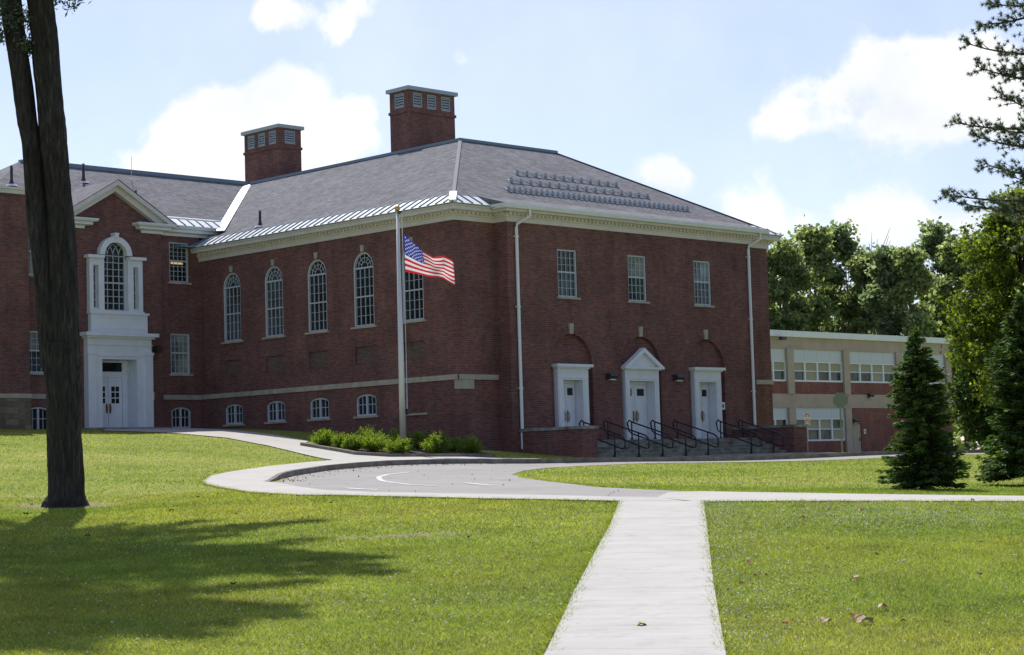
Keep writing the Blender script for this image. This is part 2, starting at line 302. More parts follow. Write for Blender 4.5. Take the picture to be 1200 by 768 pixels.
class MB:
    """collects shapes in WORLD coordinates; build() makes one mesh object (relative to its parent's origin)"""
    def __init__(s): s.v = []; s.f = []; s.m = []
    def add(s, vs, fs, mi=0):
        b = len(s.v); s.v += [tuple(p) for p in vs]; s.f += [tuple(b+i for i in f) for f in fs]; s.m += [mi]*len(fs); return s
    def box(s, x0, x1, y0, y1, z0, z1, mi=0):
        x0, x1 = min(x0, x1), max(x0, x1); y0, y1 = min(y0, y1), max(y0, y1); z0, z1 = min(z0, z1), max(z0, z1)
        return s.add([(x0,y0,z0),(x1,y0,z0),(x1,y1,z0),(x0,y1,z0),(x0,y0,z1),(x1,y0,z1),(x1,y1,z1),(x0,y1,z1)],
              [(0,3,2,1),(4,5,6,7),(0,1,5,4),(1,2,6,5),(2,3,7,6),(3,0,4,7)], mi)
    def prism(s, base, off, mi=0):
        n = len(base); off = Vector(off); top = [Vector(p)+off for p in base]
        return s.add([*map(Vector, base), *top], [tuple(range(n))[::-1], tuple(range(n, 2*n))] + [(i, (i+1)%n, n+(i+1)%n, n+i) for i in range(n)], mi)
    def tube(s, pts, rad, n=8, mi=0, cap=True):
        pts = [Vector(p) for p in pts]; rad = rad if isinstance(rad, (list, tuple)) else [rad]*len(pts)
        ref = None; rings = []
        for i, p in enumerate(pts):
            d = (pts[min(i+1, len(pts)-1)]-pts[max(i-1, 0)]).normalized()
            if ref is None: ref = d.orthogonal().normalized()
            a = (ref - d*ref.dot(d)).normalized(); b = d.cross(a); ref = a
            rings.append([p+(a*math.cos(2*math.pi*k/n)+b*math.sin(2*math.pi*k/n))*rad[i] for k in range(n)])
        vs = [q for r_ in rings for q in r_]
        fs = [(i*n+k, i*n+(k+1)%n, (i+1)*n+(k+1)%n, (i+1)*n+k) for i in range(len(pts)-1) for k in range(n)]
        if cap: fs += [tuple(range(n))[::-1], tuple(range((len(pts)-1)*n, len(pts)*n))]
        return s.add(vs, fs, mi)
    def build(s, name, mats, parent=None, smooth=False, recalc=True):
        me = bpy.data.meshes.new(name)
        org = Vector(parent.matrix_world.translation) if parent is not None else Vector((0,0,0))
        if parent is not None:
            org = Vector((0,0,0)); q = parent
            while q is not None: org += q.location; q = q.parent
        me.from_pydata([tuple(Vector(p)-org) for p in s.v], [], s.f)
        for mt in (mats if isinstance(mats, (list, tuple)) else [mats]): me.materials.append(mt)
        me.polygons.foreach_set('material_index', s.m)
        if smooth: me.polygons.foreach_set('use_smooth', [True]*len(me.polygons))
        if recalc:
            bm = bmesh.new(); bm.from_mesh(me); bmesh.ops.recalc_face_normals(bm, faces=bm.faces); bm.to_mesh(me); bm.free()
        me.update(); return link(name, me, parent)

def raw_mesh(name, verts, nper, material, parent=None, org=(0,0,0)):
    """verts: (N*nper,3) separate polygons of nper corners"""
    verts = np.asarray(verts, dtype=np.float32) - np.asarray(org, dtype=np.float32); n = len(verts); nf = n//nper
    me = bpy.data.meshes.new(name); me.vertices.add(n); me.vertices.foreach_set('co', verts.ravel())
    me.loops.add(n); me.loops.foreach_set('vertex_index', np.arange(n, dtype=np.int32))
    me.polygons.add(nf); me.polygons.foreach_set('loop_start', np.arange(0, n, nper, dtype=np.int32)); me.polygons.foreach_set('loop_total', np.full(nf, nper, dtype=np.int32))
    me.materials.append(material); me.update(calc_edges=True); return link(name, me, parent)

def inpoly(P, poly):
    P = np.atleast_2d(np.asarray(P, float)); x, y = P[:,0], P[:,1]; c = np.zeros(len(P), bool); n = len(poly)
    for i in range(n):
        x1, y1 = poly[i][:2]; x2, y2 = poly[(i+1)%n][:2]
        if y1 == y2: continue
        t = ((y1 > y) != (y2 > y)) & (x < (x2-x1)*(y-y1)/(y2-y1)+x1); c ^= t
    return c

# ------------------------------------------------------------------ terrain
TP = [[0.0479, 0.8281], [0.13, 1.7472], [0.0266, 1.7819], [-0.1218, 1.8567], [-0.2198, 1.9316], [-0.3313, 2.1565], [-0.3653, 2.2564], [-0.4653, 2.0072], [-0.2989, 2.3568], [-0.2634, 2.7068], [-0.1883, 2.9069], [-0.0505, 3.0574], [0.0481, 3.1079], [0.2186, 3.2083], [0.5008, 3.5091], [0.2267, 2.4077], [-0.1825, 0.8528], [0.201, 0.7981], [0.4185, 1.6373], [0.4276, 2.058], [0.2459, 1.7172], [0.5654, 2.2084], [-0.2588, 3.1311], [-0.3738, 3.4053], [-0.5272, 3.5541], [-0.698, 3.5032], [-0.898, 3.5026], [-0.6174, 2.4058], [-0.6208, 2.0066], [0.1164, 3.4425], [0.5704, 3.8865], [0.5484, 4.1307], [-0.0308, 3.5644], [-0.0673, 3.463], [-0.2462, 3.646], [-0.3707, 3.7733], [-0.5231, 3.9291], [-0.6455, 4.0543], [-0.8337, 3.8562], [-0.9662, 3.7057], [-1.4134, 3.2334], [0.9524, 6.1062], [1.5244, 6.6655], [0.9413, 5.1163], [-2.0, 0.0], [0.0, 0.1], [2.0, 0.0], [-3.0, 3.0], [-3.0, 5.5], [3.0, 3.0], [3.0, 5.5], [0.0, 6.5], [1.5, 8.0], [-2.0, 8.0], [4.5, 8.0], [1.25, 3.0]]
TW = [-0.303674, -1.1368, 0.591656, 0.230079, 1.191494, 1.128712, 2.448256, -4.094725, -2.300983, 0.141078, -0.298214, 0.137587, -1.277966, 0.805493, -0.367139, 0.561484, 0.113364, -0.123366, 0.562834, -0.512204, 0.380962, -0.320633, 0.747166, -1.473966, -1.078973, 1.712699, -1.221358, -0.187482, 1.434425, -0.951318, 0.885438, -0.66931, -2.917992, 3.270767, 1.264355, 0.472523, 0.662515, 0.099472, -0.857231, 0.546011, 0.606153, -0.069448, 0.026598, -0.051078, -0.040831, 0.137541, 0.00031, -0.091523, -0.031057, 0.017896, 0.053092, -0.021285, -0.012404, -0.000173, -0.006802, 0.187976, 2.881644, -0.071267, 0.383467]
TP = np.array(TP); TW = np.array(TW); TN = len(TP)
rh = np.array([math.cos(YAW), -math.sin(YAW)]); fh = np.array([math.sin(YAW), math.cos(YAW)])
KERBL = [(28.08,37.14),(30.19,39.37),(31.63,40.64),(34.0,42.29),(36.07,43.41),(37.94,44.18),(40.11,44.5),(42.11,44.51),(44.6,44.3),(47,44.05),(50,43.9),(54.6,43.6),(60,43.3),(70,42.6),(90,41)]
kb = np.array(KERBL)
kl = np.r_[0, np.cumsum(np.hypot(*np.diff(kb, axis=0).T))]
def seg_dist(P, L):
    P = np.asarray(P, float); best = np.full(len(P), 1e9); along = np.zeros(len(P)); side = np.zeros(len(P)); acc_ = 0
    for a, b in zip(L[:-1], L[1:]):
        a = np.array(a[:2]); b = np.array(b[:2]); d = b-a; l = np.hypot(*d); t = np.clip(((P-a)@d)/l**2, 0, 1)
        q = a+t[:,None]*d; r_ = P-q; ds = np.hypot(r_[:,0], r_[:,1]); m_ = ds < best
        best[m_] = ds[m_]; along[m_] = acc_+t[m_]*l; side[m_] = (d[0]*r_[:,1]-d[1]*r_[:,0])[m_]; acc_ += l
    return best, along, side
def tz(P):
    P = np.atleast_2d(np.asarray(P, float)); out = np.empty(len(P))
    for i in range(0, len(P), 20000):
        Q = P[i:i+20000]; q = np.c_[Q@rh, Q@fh]
        q[:,0] = np.clip(q[:,0], -55, 85); q[:,1] = np.clip(q[:,1], 0, 165); q /= 20.
        d2 = ((q[:,None]-TP[None])**2).sum(-1); k = .5*d2*np.log(np.maximum(d2, 1e-12))
        z = k@TW[:TN]+TW[TN]+q@TW[TN+1:]
        ds, al, sd_ = seg_dist(Q, KERBL)
        bump = .13*np.clip(1-ds/3.0, 0, 1)*np.clip(al/3.5, 0, 1)*(sd_ > 0)*(ds > .06)
        out[i:i+20000] = z+bump
    return out
def gz(x, y): return float(tz([(x, y)])[0])

def sheet(name, poly, dz, mt, spacing=.8, skirt=None, holes=(), extra=()):
    """a flat-lying surface with a real outline, draped on the terrain"""
    poly = [tuple(p[:2]) for p in poly]
    def dens(pl):
        o = []
        for a, b in zip(pl, pl[1:]+pl[:1]):
            n = max(1, int(math.hypot(b[0]-a[0], b[1]-a[1])/spacing))
            o += [(a[0]+(b[0]-a[0])*i/n, a[1]+(b[1]-a[1])*i/n) for i in range(n)]
        return o
    P = dens(poly); vs = list(P); es = [(i, (i+1)%len(P)) for i in range(len(P))]
    for h in holes:
        hp = dens(list(h)); b = len(vs); vs += hp; es += [(b+i, b+(i+1)%len(hp)) for i in range(len(hp))]
    for ln in extra:
        b = len(vs); vs += list(ln); es += [(b+i, b+i+1) for i in range(len(ln)-1)]
    a = np.array(P); gx = np.arange(a[:,0].min()+spacing/2, a[:,0].max(), spacing); gy = np.arange(a[:,1].min()+spacing/2, a[:,1].max(), spacing)
    G = np.array([(x, y) for x in gx for y in gy]) if len(gx) and len(gy) else np.zeros((0, 2))
    if len(G):
        G = G[inpoly(G, poly)]
        ds, _, _ = seg_dist(G, P+[P[0]]); G = G[ds > spacing*.3]; vs += [tuple(g) for g in G]
    r_ = delaunay_2d_cdt([Vector(v_) for v_ in vs], es, [], 0, 1e-4)
    ov = np.array([tuple(v_) for v_ in r_[0]]); of = [f_ for f_ in r_[2]]
    cen = np.array([ov[list(f_)].mean(0) for f_ in of]); ok = inpoly(cen, poly)
    for h in holes: ok &= ~inpoly(cen, h)
    fs = [f_ for f_, k in zip(of, ok) if k]
    z = tz(ov)+dz
    mb = MB(); mb.add(np.c_[ov, z], fs)
    if skirt:
        for i in range(len(P)):
            p, q = P[i], P[(i+1)%len(P)]; zp, zq = gz(*p)+dz, gz(*q)+dz
            mb.add([(*p, zp), (*q, zq), (*q, zq-skirt), (*p, zp-skirt)], [(0,1,2,3)])
    return mb.build(name, mt, recalc=False)

DRIVE_NEAR = [(27.16,35.59),(26.14,33.49),(25.34,31.53),(25.02,29.74),(25.43,28.03),(26.29,26.09),(26.68,25.13),(27.17,24.27),(28.0,22.8)]
MED_U = [(36.44,37.43),(39.33,39.97),(42.08,41.72),(44.13,42.45),(45.94,42.66),(48,42.6),(52,42.2),(56,41.6),(62,40.8),(70,39.6),(90,37.5)]
MED_L = [(36.0,36.8),(34.72,35.35),(32.05,31.65),(30.01,28.23),(29.87,26.92),(29.89,25.33),(30.66,23.51),(30.98,21.73),(31.23,18.81),(31.8,14.0),(32.6,6),(33.6,-6)]
LAWN_E = [(41.82,57.73),(40.82,53.99),(38.57,49.21),(37.68,46.98),(37.2,45.95),(36.57,45.59),(35.47,45.11),(32.81,43.56),(30.64,42.06),(28.65,40.37),(26.85,38.12),(25.87,36.6),(25.39,35.43),(24.62,33.25),(23.95,30.75),(24.23,28.25),(24.77,26.22),(25.32,25.14),(25.91,23.86)]
PATH_L = [(25.91,23.86),(21.55,20.05),(18.41,17.41),(15.28,14.77),(11.79,11.76),(3.0,4.3),(-9,-6)]
PATH_R = [(-8,-7.2),(4.0,3.05),(12.72,10.56),(16.42,13.76),(20.95,17.63),(26.76,22.59)]
RIGHT_N = [(26.76,22.59),(27.55,21.14),(28.21,19.32),(28.91,17.42),(29.6,13),(30.4,6),(31.4,-6)]

# ground: one sheet out to the horizon, finer where it is looked at
xs = np.r_[-1500, -700, -300, -150, np.arange(-80, -4, 8), np.arange(-4, 62, .75), np.arange(62, 130, 4), 140, 180, 300, 700, 1500]
ys = np.r_[-1500, -700, -300, -150, np.arange(-80, -4, 8), np.arange(-4, 72, .75), np.arange(72, 130, 4), 140, 180, 300, 700, 1500]
G = np.array([(x, y) for x in xs for y in ys]); ds, al, sdd = seg_dist(G, KERBL)
G = G[(ds > .25)]
def offs(L, d):
    L = np.array(L); t = np.gradient(L, axis=0); t /= np.hypot(t[:,0], t[:,1])[:,None]; return L+np.c_[-t[:,1], t[:,0]]*d
ka = [tuple(p) for p in KERBL]; kc = [tuple(p) for p in offs(KERBL, .07)]
vs = [Vector(g) for g in G]; b0 = len(vs); vs += [Vector(p) for p in ka]; b1 = len(vs); vs += [Vector(p) for p in kc]
es = [(b0+i, b0+i+1) for i in range(len(ka)-1)]+[(b1+i, b1+i+1) for i in range(len(kc)-1)]
r_ = delaunay_2d_cdt(vs, es, [], 0, 1e-5); ov = np.array([tuple(v_) for v_ in r_[0]])
me = bpy.data.meshes.new('ground'); me.from_pydata(np.c_[ov, tz(ov)].tolist(), [], [tuple(f_) for f_ in r_[2]]); me.materials.append(LAWN)
me.polygons.foreach_set('use_smooth', [True]*len(me.polygons)); ground = link('ground', me); tag(ground, kind='structure')
bm = bmesh.new(); bm.from_mesh(me); bmesh.ops.recalc_face_normals(bm, faces=bm.faces)
if sum(f_.normal.z for f_ in bm.faces) < 0: bmesh.ops.reverse_faces(bm, faces=bm.faces)
bm.to_mesh(me); bm.free()

drive_poly = KERBL[::1] + [(90, 37.5)] + MED_U[::-1][1:] + MED_L + [(31.4, -6)] + RIGHT_N[::-1][1:-1] + DRIVE_NEAR[::-1]
drive = sheet('drive', drive_poly, .012, ASPH, .7); tag(drive, kind='structure')
# pale concrete right arm of the loop and the rim walk along the lawn, above the asphalt
arm = sheet('pavement', [(26.7,22.7),(27.2,24.1),(28.9,25.3),(29.85,25.25),(30.62,23.5),(30.94,21.73),(31.19,18.81),(31.76,14),(32.5,6),(33.5,-6)]+RIGHT_N[::-1], .026, CONC, .7); tag(arm, kind='structure')
rim = sheet('walk', LAWN_E[9:] + [(26.6,22.8),(27.2,24.1)] + DRIVE_NEAR[::-1][1:] + [(28.0,37.06)] + [tuple(p) for p in offs(KERBL, .12)[:7]] + [(42.11,44.63),(44.6,44.42),(44.9,45.4),(44.2,46.3),(44.0,46.9),(42.36,46.95),(40.55,47.1),(40.05,48.3),(42.1,53.84),(43.73,55.4),(44.6,58.5),(45.2,64.0),(45.2,66.0),(42,66.2),(40,63),(41.3,60.3)] + LAWN_E[:9], .030, CONC, .7); tag(rim, kind='structure')
path = sheet('path', PATH_L + PATH_R, .034, WALKM, .7); tag(path, kind='structure')
apron = sheet('forecourt', [(49.9,44.9),(63.5,44.5),(75,44.0),(75,45.6),(63.5,46.2),(63.0,47.55),(50.7,47.55),(50.2,46.2)], .03, STEPC, .7); tag(apron, kind='structure')
mulch = sheet('mulch_bed', [(42.3,53.7),(40.25,48.48),(40.65,47.32),(42.36,47.2),(44.05,47.2),(44.3,46.6),(45.6,47.6),(46.1,49.0),(45.5,50.5),(43.85,51.3),(43.9,54.6)], .05, MULCH, .5); tag(mulch, kind='structure')

def strip(name, L, width, h, mt, dz=0.0, closed=False):
    L = np.array(L, float)
    # densify
    D = [];
    for a, b in zip(L[:-1], L[1:]):
        n = max(1, int(np.hypot(*(b-a))/.5)); D += [a+(b-a)*i/n for i in range(n)]
    D.append(L[-1]); D = np.array(D); A = offs(D, width/2); B = offs(D, -width/2)
    hs = h(np.linspace(0, 1, len(D))) if callable(h) else np.full(len(D), h)
    zb = tz(D)+dz; mb = MB(); vs = []
    for i in range(len(D)):
        z = zb[i]; vs += [(*A[i], z-.15), (*A[i], z+hs[i]), (*B[i], z+hs[i]), (*B[i], z-.25)]
    fs = []
    for i in range(len(D)-1):
        for k in range(4): fs.append((i*4+k, i*4+(k+1)%4, (i+1)*4+(k+1)%4, (i+1)*4+k))
    fs += [(0,1,2,3), (len(vs)-1, len(vs)-2, len(vs)-3, len(vs)-4)]
    mb.add(vs, fs); return mb.build(name, mt)
# drive kerb: its top is flush with the walk behind it, its face shows to the drive
kerb_line = offs(KERBL, .09)
o = strip('kerb', kerb_line, .16, lambda t: .026+0*t, KERB, 0.0); tag(o, kind='structure')
o = strip('kerb', [(42.21,53.84),(40.13,48.43),(40.55,47.22),(42.36,47.07),(44.09,47.05),(44.3,46.4)], .14, .13, KERB); tag(o, kind='structure')
o = strip('kerb', [(43.79,51.29),(44.7,50.9),(45.5,50.55),(46.1,49.0)], .14, .12, KERB); tag(o, kind='structure')

def marking(pts, w_, nm='road_marking'):
    P = np.array(pts, float); D = []
    for a, b in zip(P[:-1], P[1:]):
        n = max(1, int(np.hypot(*(b-a))/.4)); D += [a+(b-a)*i/n for i in range(n)]
    D.append(P[-1]); D = np.array(D); A = offs(D, w_/2); B = offs(D, -w_/2); za, zb = tz(A)+.019, tz(B)+.019
    vs = []; 
    for i in range(len(D)): vs += [(*A[i], za[i]), (*B[i], zb[i])]
    mb = MB().add(vs, [(2*i, 2*i+1, 2*i+3, 2*i+2) for i in range(len(D)-1)]); tag(mb.build(nm, MARK, recalc=False), kind='structure')
marking([(26.24,32.01),(26.0,31.2),(25.94,30.55)], .16)
marking([(29.78,32.11),(29.2,31.0),(28.87,30.19)], .18)
marking([(35.6,40.6),(34.0,39.7),(32.7,38.55),(31.6,37.2),(30.26,35.48),(29.1,33.8),(28.16,32.15),(27.8,30.9)], .13)

# ------------------------------------------------------------------ facade builder
def W3(axis, P, u, n, z):
    """axis F: wall facing -Y at y=P, u along X.  axis L: wall facing -X at x=P, u along Y. n = distance in front of the wall"""
    return (u, P-n, z) if axis == 'F' else (P-n, u, z)
def arch_poly(u0, u1, z0, zs, h=None, n=14):
    """outline with an arched top; h = rise (half width when round)"""
    c, r_ = (u0+u1)/2, (u1-u0)/2; h = r_ if h is None else h
    return [(u0, z0), (u1, z0)] + [(c+r_*math.cos(math.pi*i/n), zs+h*math.sin(math.pi*i/n)) for i in range(n+1)]
def rect(u0, u1, z0, z1): return [(u0, z0), (u1, z0), (u1, z1), (u0, z1)]
def facade(mb, axis, P, outline, holes, depth=.12, mi=0):
    vs = [Vector(p) for p in outline]; es = [(i, (i+1)%len(outline)) for i in range(len(outline))]
    for h in holes:
        b = len(vs); vs += [Vector(p) for p in h]; es += [(b+i, b+(i+1)%len(h)) for i in range(len(h))]
    r_ = delaunay_2d_cdt(vs, es, [], 0, 1e-5); ov = [tuple(v_) for v_ in r_[0]]
    cen = np.array([np.mean([ov[i] for i in f_], axis=0) for f_ in r_[2]]); ok = inpoly(cen, outline)
    for h in holes: ok &= ~inpoly(cen, h)
    mb.add([W3(axis, P, u, 0, z) for u, z in ov], [tuple(f_) for f_, k in zip(r_[2], ok) if k], mi)
    for h in holes:
        n = len(h); mb.add([W3(axis, P, u, 0, z) for u, z in h]+[W3(axis, P, u, -depth, z) for u, z in h], [(i, (i+1)%n, n+(i+1)%n, n+i) for i in range(n)], mi)
def fbox(mb, axis, P, u0, u1, n0, n1, z0, z1, mi=0):
    a = W3(axis, P, u0, n0, z0); b = W3(axis, P, u1, n1, z1); mb.box(a[0], b[0], a[1], b[1], a[2], b[2], mi)
def fpoly(mb, axis, P, pts, n0, n1, mi=0):
    base = [W3(axis, P, u, n0, z) for u, z in pts]; o = Vector(W3(axis, P, 0, n1, 0))-Vector(W3(axis, P, 0, n0, 0)); mb.prism(base, o, mi)
def ring(mb, axis, P, outer, inner, n0, n1, mi=0):
    """frame between two outlines with the same number of points"""
    n = len(outer); vs = [W3(axis, P, *(p[0], n1, p[1])) for p in outer]+[W3(axis, P, p[0], n1, p[1]) for p in inner]+[W3(axis, P, p[0], n0, p[1]) for p in outer]+[W3(axis, P, p[0], n0, p[1]) for p in inner]
    fs = []
    for i in range(n):
        j = (i+1)%n; fs += [(i, j, n+j, n+i), (2*n+i, 3*n+i, 3*n+j, 2*n+j), (i, 2*n+i, 2*n+j, j), (n+i, n+j, 3*n+j, 3*n+i)]
    mb.add(vs, fs, mi)

def pane(parent, axis, P, outline, n, mt, nm='pane'):
    mb = MB(); fpoly(mb, axis, P, outline, n-.012, n); return mb.build(nm, mt, parent)
def sill(parent, axis, P, u0, u1, z, mt=None, h=.075, pr=.07):
    mb = MB(); fbox(mb, axis, P, u0, u1, -.05, pr, z-h, z); return mb.build('sill', mt or LIME, parent)
def sash_window(bld, axis, P, u0, u1, z0, z1, cols=4, rt_=3, rb=3, mid=None, glass=None, top_glass=None, s=True, fr=.06, rec=.09, mun=.015):
    mid = mid or (z0+z1)/2; mb = MB()
    ring(mb, axis, P, rect(u0, u1, z0, z1), rect(u0+fr, u1-fr, z0+fr, z1-fr), -rec-.04, -rec+.05)
    fbox(mb, axis, P, u0+fr, u1-fr, -rec-.03, -rec+.035, mid-.03, mid+.03)
    for i in range(1, cols):
        u = u0+fr+(u1-u0-2*fr)*i/cols; fbox(mb, axis, P, u-mun/2, u+mun/2, -rec-.02, -rec+.015, z0+fr, z1-fr)
    for (a, b, n) in ((z0+fr, mid-.03, rb), (mid+.03, z1-fr, rt_)):
        for i in range(1, n):
            z = a+(b-a)*i/n; fbox(mb, axis, P, u0+fr, u1-fr, -rec-.018, -rec+.012, z-mun/2, z+mun/2)
    o = mb.build('window', WINW, bld)
    pane(o, axis, P, rect(u0+fr*.5, u1-fr*.5, z0+fr*.5, mid), -rec-.03, glass or GLASS)
    pane(o, axis, P, rect(u0+fr*.5, u1-fr*.5, mid+.001, z1-fr*.5), -rec-.03, top_glass or glass or GLASS)
    if s: sill(o, axis, P, u0-.1, u1+.1, z0-.002)
    return o
def arched_window(bld, axis, P, u0, u1, z0, zs, glass=GLASS, s=True, rows=3):
    c, r_ = (u0+u1)/2, (u1-u0)/2; fr, rec, mun = .065, .09, .018; mb = MB()
    ring(mb, axis, P, arch_poly(u0, u1, z0, zs, n=20), arch_poly(u0+fr, u1-fr, z0+fr, zs, n=20), -rec-.04, -rec+.06)
    mid = (z0+zs)/2+.02
    fbox(mb, axis, P, u0+fr, u1-fr, -rec-.03, -rec+.035, zs-.03, zs+.03); fbox(mb, axis, P, u0+fr, u1-fr, -rec-.03, -rec+.035, mid-.025, mid+.025)
    for i in (1, 2, 3):
        u = u0+fr+(u1-u0-2*fr)*i/4; fbox(mb, axis, P, u-mun/2, u+mun/2, -rec-.02, -rec+.02, z0+fr, zs-.03)
    for a, b in ((z0+fr, mid-.025), (mid+.025, zs-.03)):
        for i in range(1, rows):
            z = a+(b-a)*i/rows; fbox(mb, axis, P, u0+fr, u1-fr, -rec-.018, -rec+.012, z-mun/2+.002, z+mun/2-.002)
    for rr in (.36, .68):
        ra = (r_-fr)*rr; o_ = [(c+(ra+mun/2)*math.cos(math.pi*i/12), zs+.03+(ra+mun/2)*math.sin(math.pi*i/12)) for i in range(13)]; i_ = [(c+(ra-mun/2)*math.cos(math.pi*i/12), zs+.03+(ra-mun/2)*math.sin(math.pi*i/12)) for i in range(13)]
        for i in range(12): fpoly(mb, axis, P, [o_[i], o_[i+1], i_[i+1], i_[i]], -rec-.015, -rec+.012)
    for k in range(1, 6):
        a = math.pi*k/6; d = (math.cos(a), math.sin(a)); pn = (-d[1]*mun/2, d[0]*mun/2); r0, r1 = (r_-fr)*.36, r_-fr+.01
        fpoly(mb, axis, P, [(c+d[0]*r0+pn[0], zs+.03+d[1]*r0+pn[1]), (c+d[0]*r1+pn[0], zs+d[1]*r1+pn[1]), (c+d[0]*r1-pn[0], zs+d[1]*r1-pn[1]), (c+d[0]*r0-pn[0], zs+.03+d[1]*r0-pn[1])], -rec-.013, -rec+.010)
    o = mb.build('window', WINW, bld); pane(o, axis, P, arch_poly(u0+.03, u1-.03, z0+.03, zs), -rec-.03, glass)
    if s: sill(o, axis, P, u0-.14, u1+.14, z0-.002)
    kb_ = MB(); fpoly(kb_, axis, P, [(c-.07, zs+r_+.02), (c+.07, zs+r_+.02), (c+.10, zs+r_+.27), (c-.10, zs+r_+.27)], -.02, .05); kb_.build('keystone', LIME, bld)
    return o
def basement_window(bld, axis, P, u0, u1, z0, z1, glass=GLASS, s=True):
    h = .20; zs = z1-h; c = (u0+u1)/2; fr, rec, mun = .065, .08, .022; mb = MB()
    ring(mb, axis, P, arch_poly(u0, u1, z0, zs, h, 12), arch_poly(u0+fr, u1-fr, z0+fr, zs, h-fr, 12), -rec-.04, -rec+.05)
    fbox(mb, axis, P, c-.045, c+.045, -rec-.03, -rec+.045, z0+fr, z1-fr*.9)
    for s_ in (-1, 1):
        u = c+s_*(.045+(u1-u0-2*fr)/2)/2; fbox(mb, axis, P, u-mun/2, u+mun/2, -rec-.02, -rec+.02, z0+fr, zs+h*.75-fr)
    z = (z0+z1)/2+.02; fbox(mb, axis, P, u0+fr, u1-fr, -rec-.018, -rec+.017, z-mun/2, z+mun/2)
    o = mb.build('window', WINW, bld); pane(o, axis, P, arch_poly(u0+.03, u1-.03, z0+.03, zs, h-.03), -rec-.03, glass)
    if s: sill(o, axis, P, u0-.12, u1+.12, z0-.002)
    return o
def sweep(mb, path_, prof, mi=0, side=1, closed=False):
    """prof: [(outward offset, z)], path_: 2D polyline; outward is to the left when side=1"""
    n = len(path_); rings = []
    for k, (od, z) in enumerate(prof):
        ln = []
        for i in range(n):
            p = Vector(path_[i]); d0 = (p-Vector(path_[i-1])).normalized() if (i > 0 or closed) else None; d1 = (Vector(path_[(i+1)%n])-p).normalized() if (i < n-1 or closed) else None
            if d0 is None: d0 = d1
            if d1 is None: d1 = d0
            n0 = Vector((-d0.y, d0.x))*side; n1_ = Vector((-d1.y, d1.x))*side; mm = (n0+n1_); mm = mm/(1+n0.dot(n1_))
            q = p+mm*od; ln.append((q.x, q.y, z))
        rings.append(ln)
    m_ = len(prof); vs = [q for r2 in rings for q in r2]; fs = []
    for k in range(m_):
        k2 = (k+1)%m_
        for i in range(n if closed else n-1): j = (i+1)%n; fs.append((k*n+i, k*n+j, k2*n+j, k2*n+i))
    if not closed: fs += [tuple(k*n for k in range(m_)), tuple(k*n+n-1 for k in range(m_))[::-1]]
    mb.add(vs, fs, mi)

# ================================================================== HALL
XL, YP, YB = 47.46, 51.40, 50.70
XB0, XB1, XR = 49.46, 63.65, 65.65
ZW = 10.80
hall = thing('brick_hall', (56.5, 60, 2.0), 'large red brick hall with hipped grey roof and three white doors under blind arches', 'building')
wl = MB()
AW = [65.0, 62.18, 59.40, 56.57, 53.75]
holesL = [arch_poly(c-.6, c+.6, 7.26, 9.50, n=20) for c in AW] + [arch_poly(c-.59, c+.59, 3.85, 4.47, .20, 12) for c in AW[:4]] + [rect(c-.58, c+.58, 5.82, 6.49) for c in AW]
facade(wl, 'L', XL, rect(YP, 67.25, 1.0, ZW), holesL, .12)
facade(wl, 'F', YP, rect(XL, XB0, 1.0, ZW), [])
facade(wl, 'L', XB0, rect(YB, YP, 1.0, ZW), [])
DC = [52.66, 56.57, 60.52]
WC = [(52.06, 53.12), (56.0, 57.06), (59.95, 61.01)]
archholes = [arch_poly(c-1.14, c+1.14, 2.2, 5.56, n=24) for c in DC]
facade(wl, 'F', YB, rect(XB0, XB1, 1.0, ZW), [rect(a, b, 8.09, 9.90) for a, b in WC]+archholes, .16)
# recessed brick inside each blind arch, open for the doorway
for c, hw, zt in zip((DC[0], DC[1], DC[2]), (.60, .80, .60), (5.0, 5.0, 5.0)):
    facade(wl, 'F', YB+.16, arch_poly(c-1.14, c+1.14, 2.2, 5.56, n=24), [rect(c-hw, c+hw, 2.25, 4.99)], .35)
facade(wl, 'F', YP, rect(XB1, XR, 1.0, ZW), [])
wl.add([(XB1, YB, 1), (XB1, YP, 1), (XB1, YP, ZW), (XB1, YB, ZW)], [(0,1,2,3)])
wl.add([(XR, YP, 1), (XR, 82, 1), (XR, 82, ZW), (XR, YP, ZW)], [(0,1,2,3)])
wl.add([(XR, 82, 1), (XL, 82, 1), (XL, 82, ZW), (XR, 82, ZW)], [(0,1,2,3)])
wl.build('wall', BRICK, hall, recalc=False)
for c in AW:
    mb = MB(); fbox(mb, 'L', XL, c-.58, c+.58, -.12, -.07, 5.82, 6.49); mb.build('blocked_vent', BRICKD, hall)
mb = MB(); fpoly(mb, 'L', XL, arch_poly(53.17, 54.35, 3.85, 4.47, .2, 12), -.02, .004); tag(mb.build('blocked_window', BRICK2, hall))
mb = MB(); fbox(mb, 'L', XL, 53.07, 54.6, -.03, .06, 3.76, 3.83); mb.build('sill', LIME, hall)
# brick rings over the blind arches
for c in DC:
    mb = MB(); ro, ri = 1.36, 1.142
    O = [(c+ro*math.cos(math.pi*i/24), 5.56+ro*math.sin(math.pi*i/24)) for i in range(25)]; I = [(c+ri*math.cos(math.pi*i/24), 5.56+ri*math.sin(math.pi*i/24)) for i in range(25)]
    for i in range(24): fpoly(mb, 'F', YB, [O[i], O[i+1], I[i+1], I[i]], -.01, .006)
    mb.build('brick_arch', BRICK2, hall)
    mb = MB(); fpoly(mb, 'F', YB, [(c-.09, 6.70), (c+.09, 6.70), (c+.12, 7.09), (c-.12, 7.09)], -.02, .07); mb.build('keystone', LIME, hall)
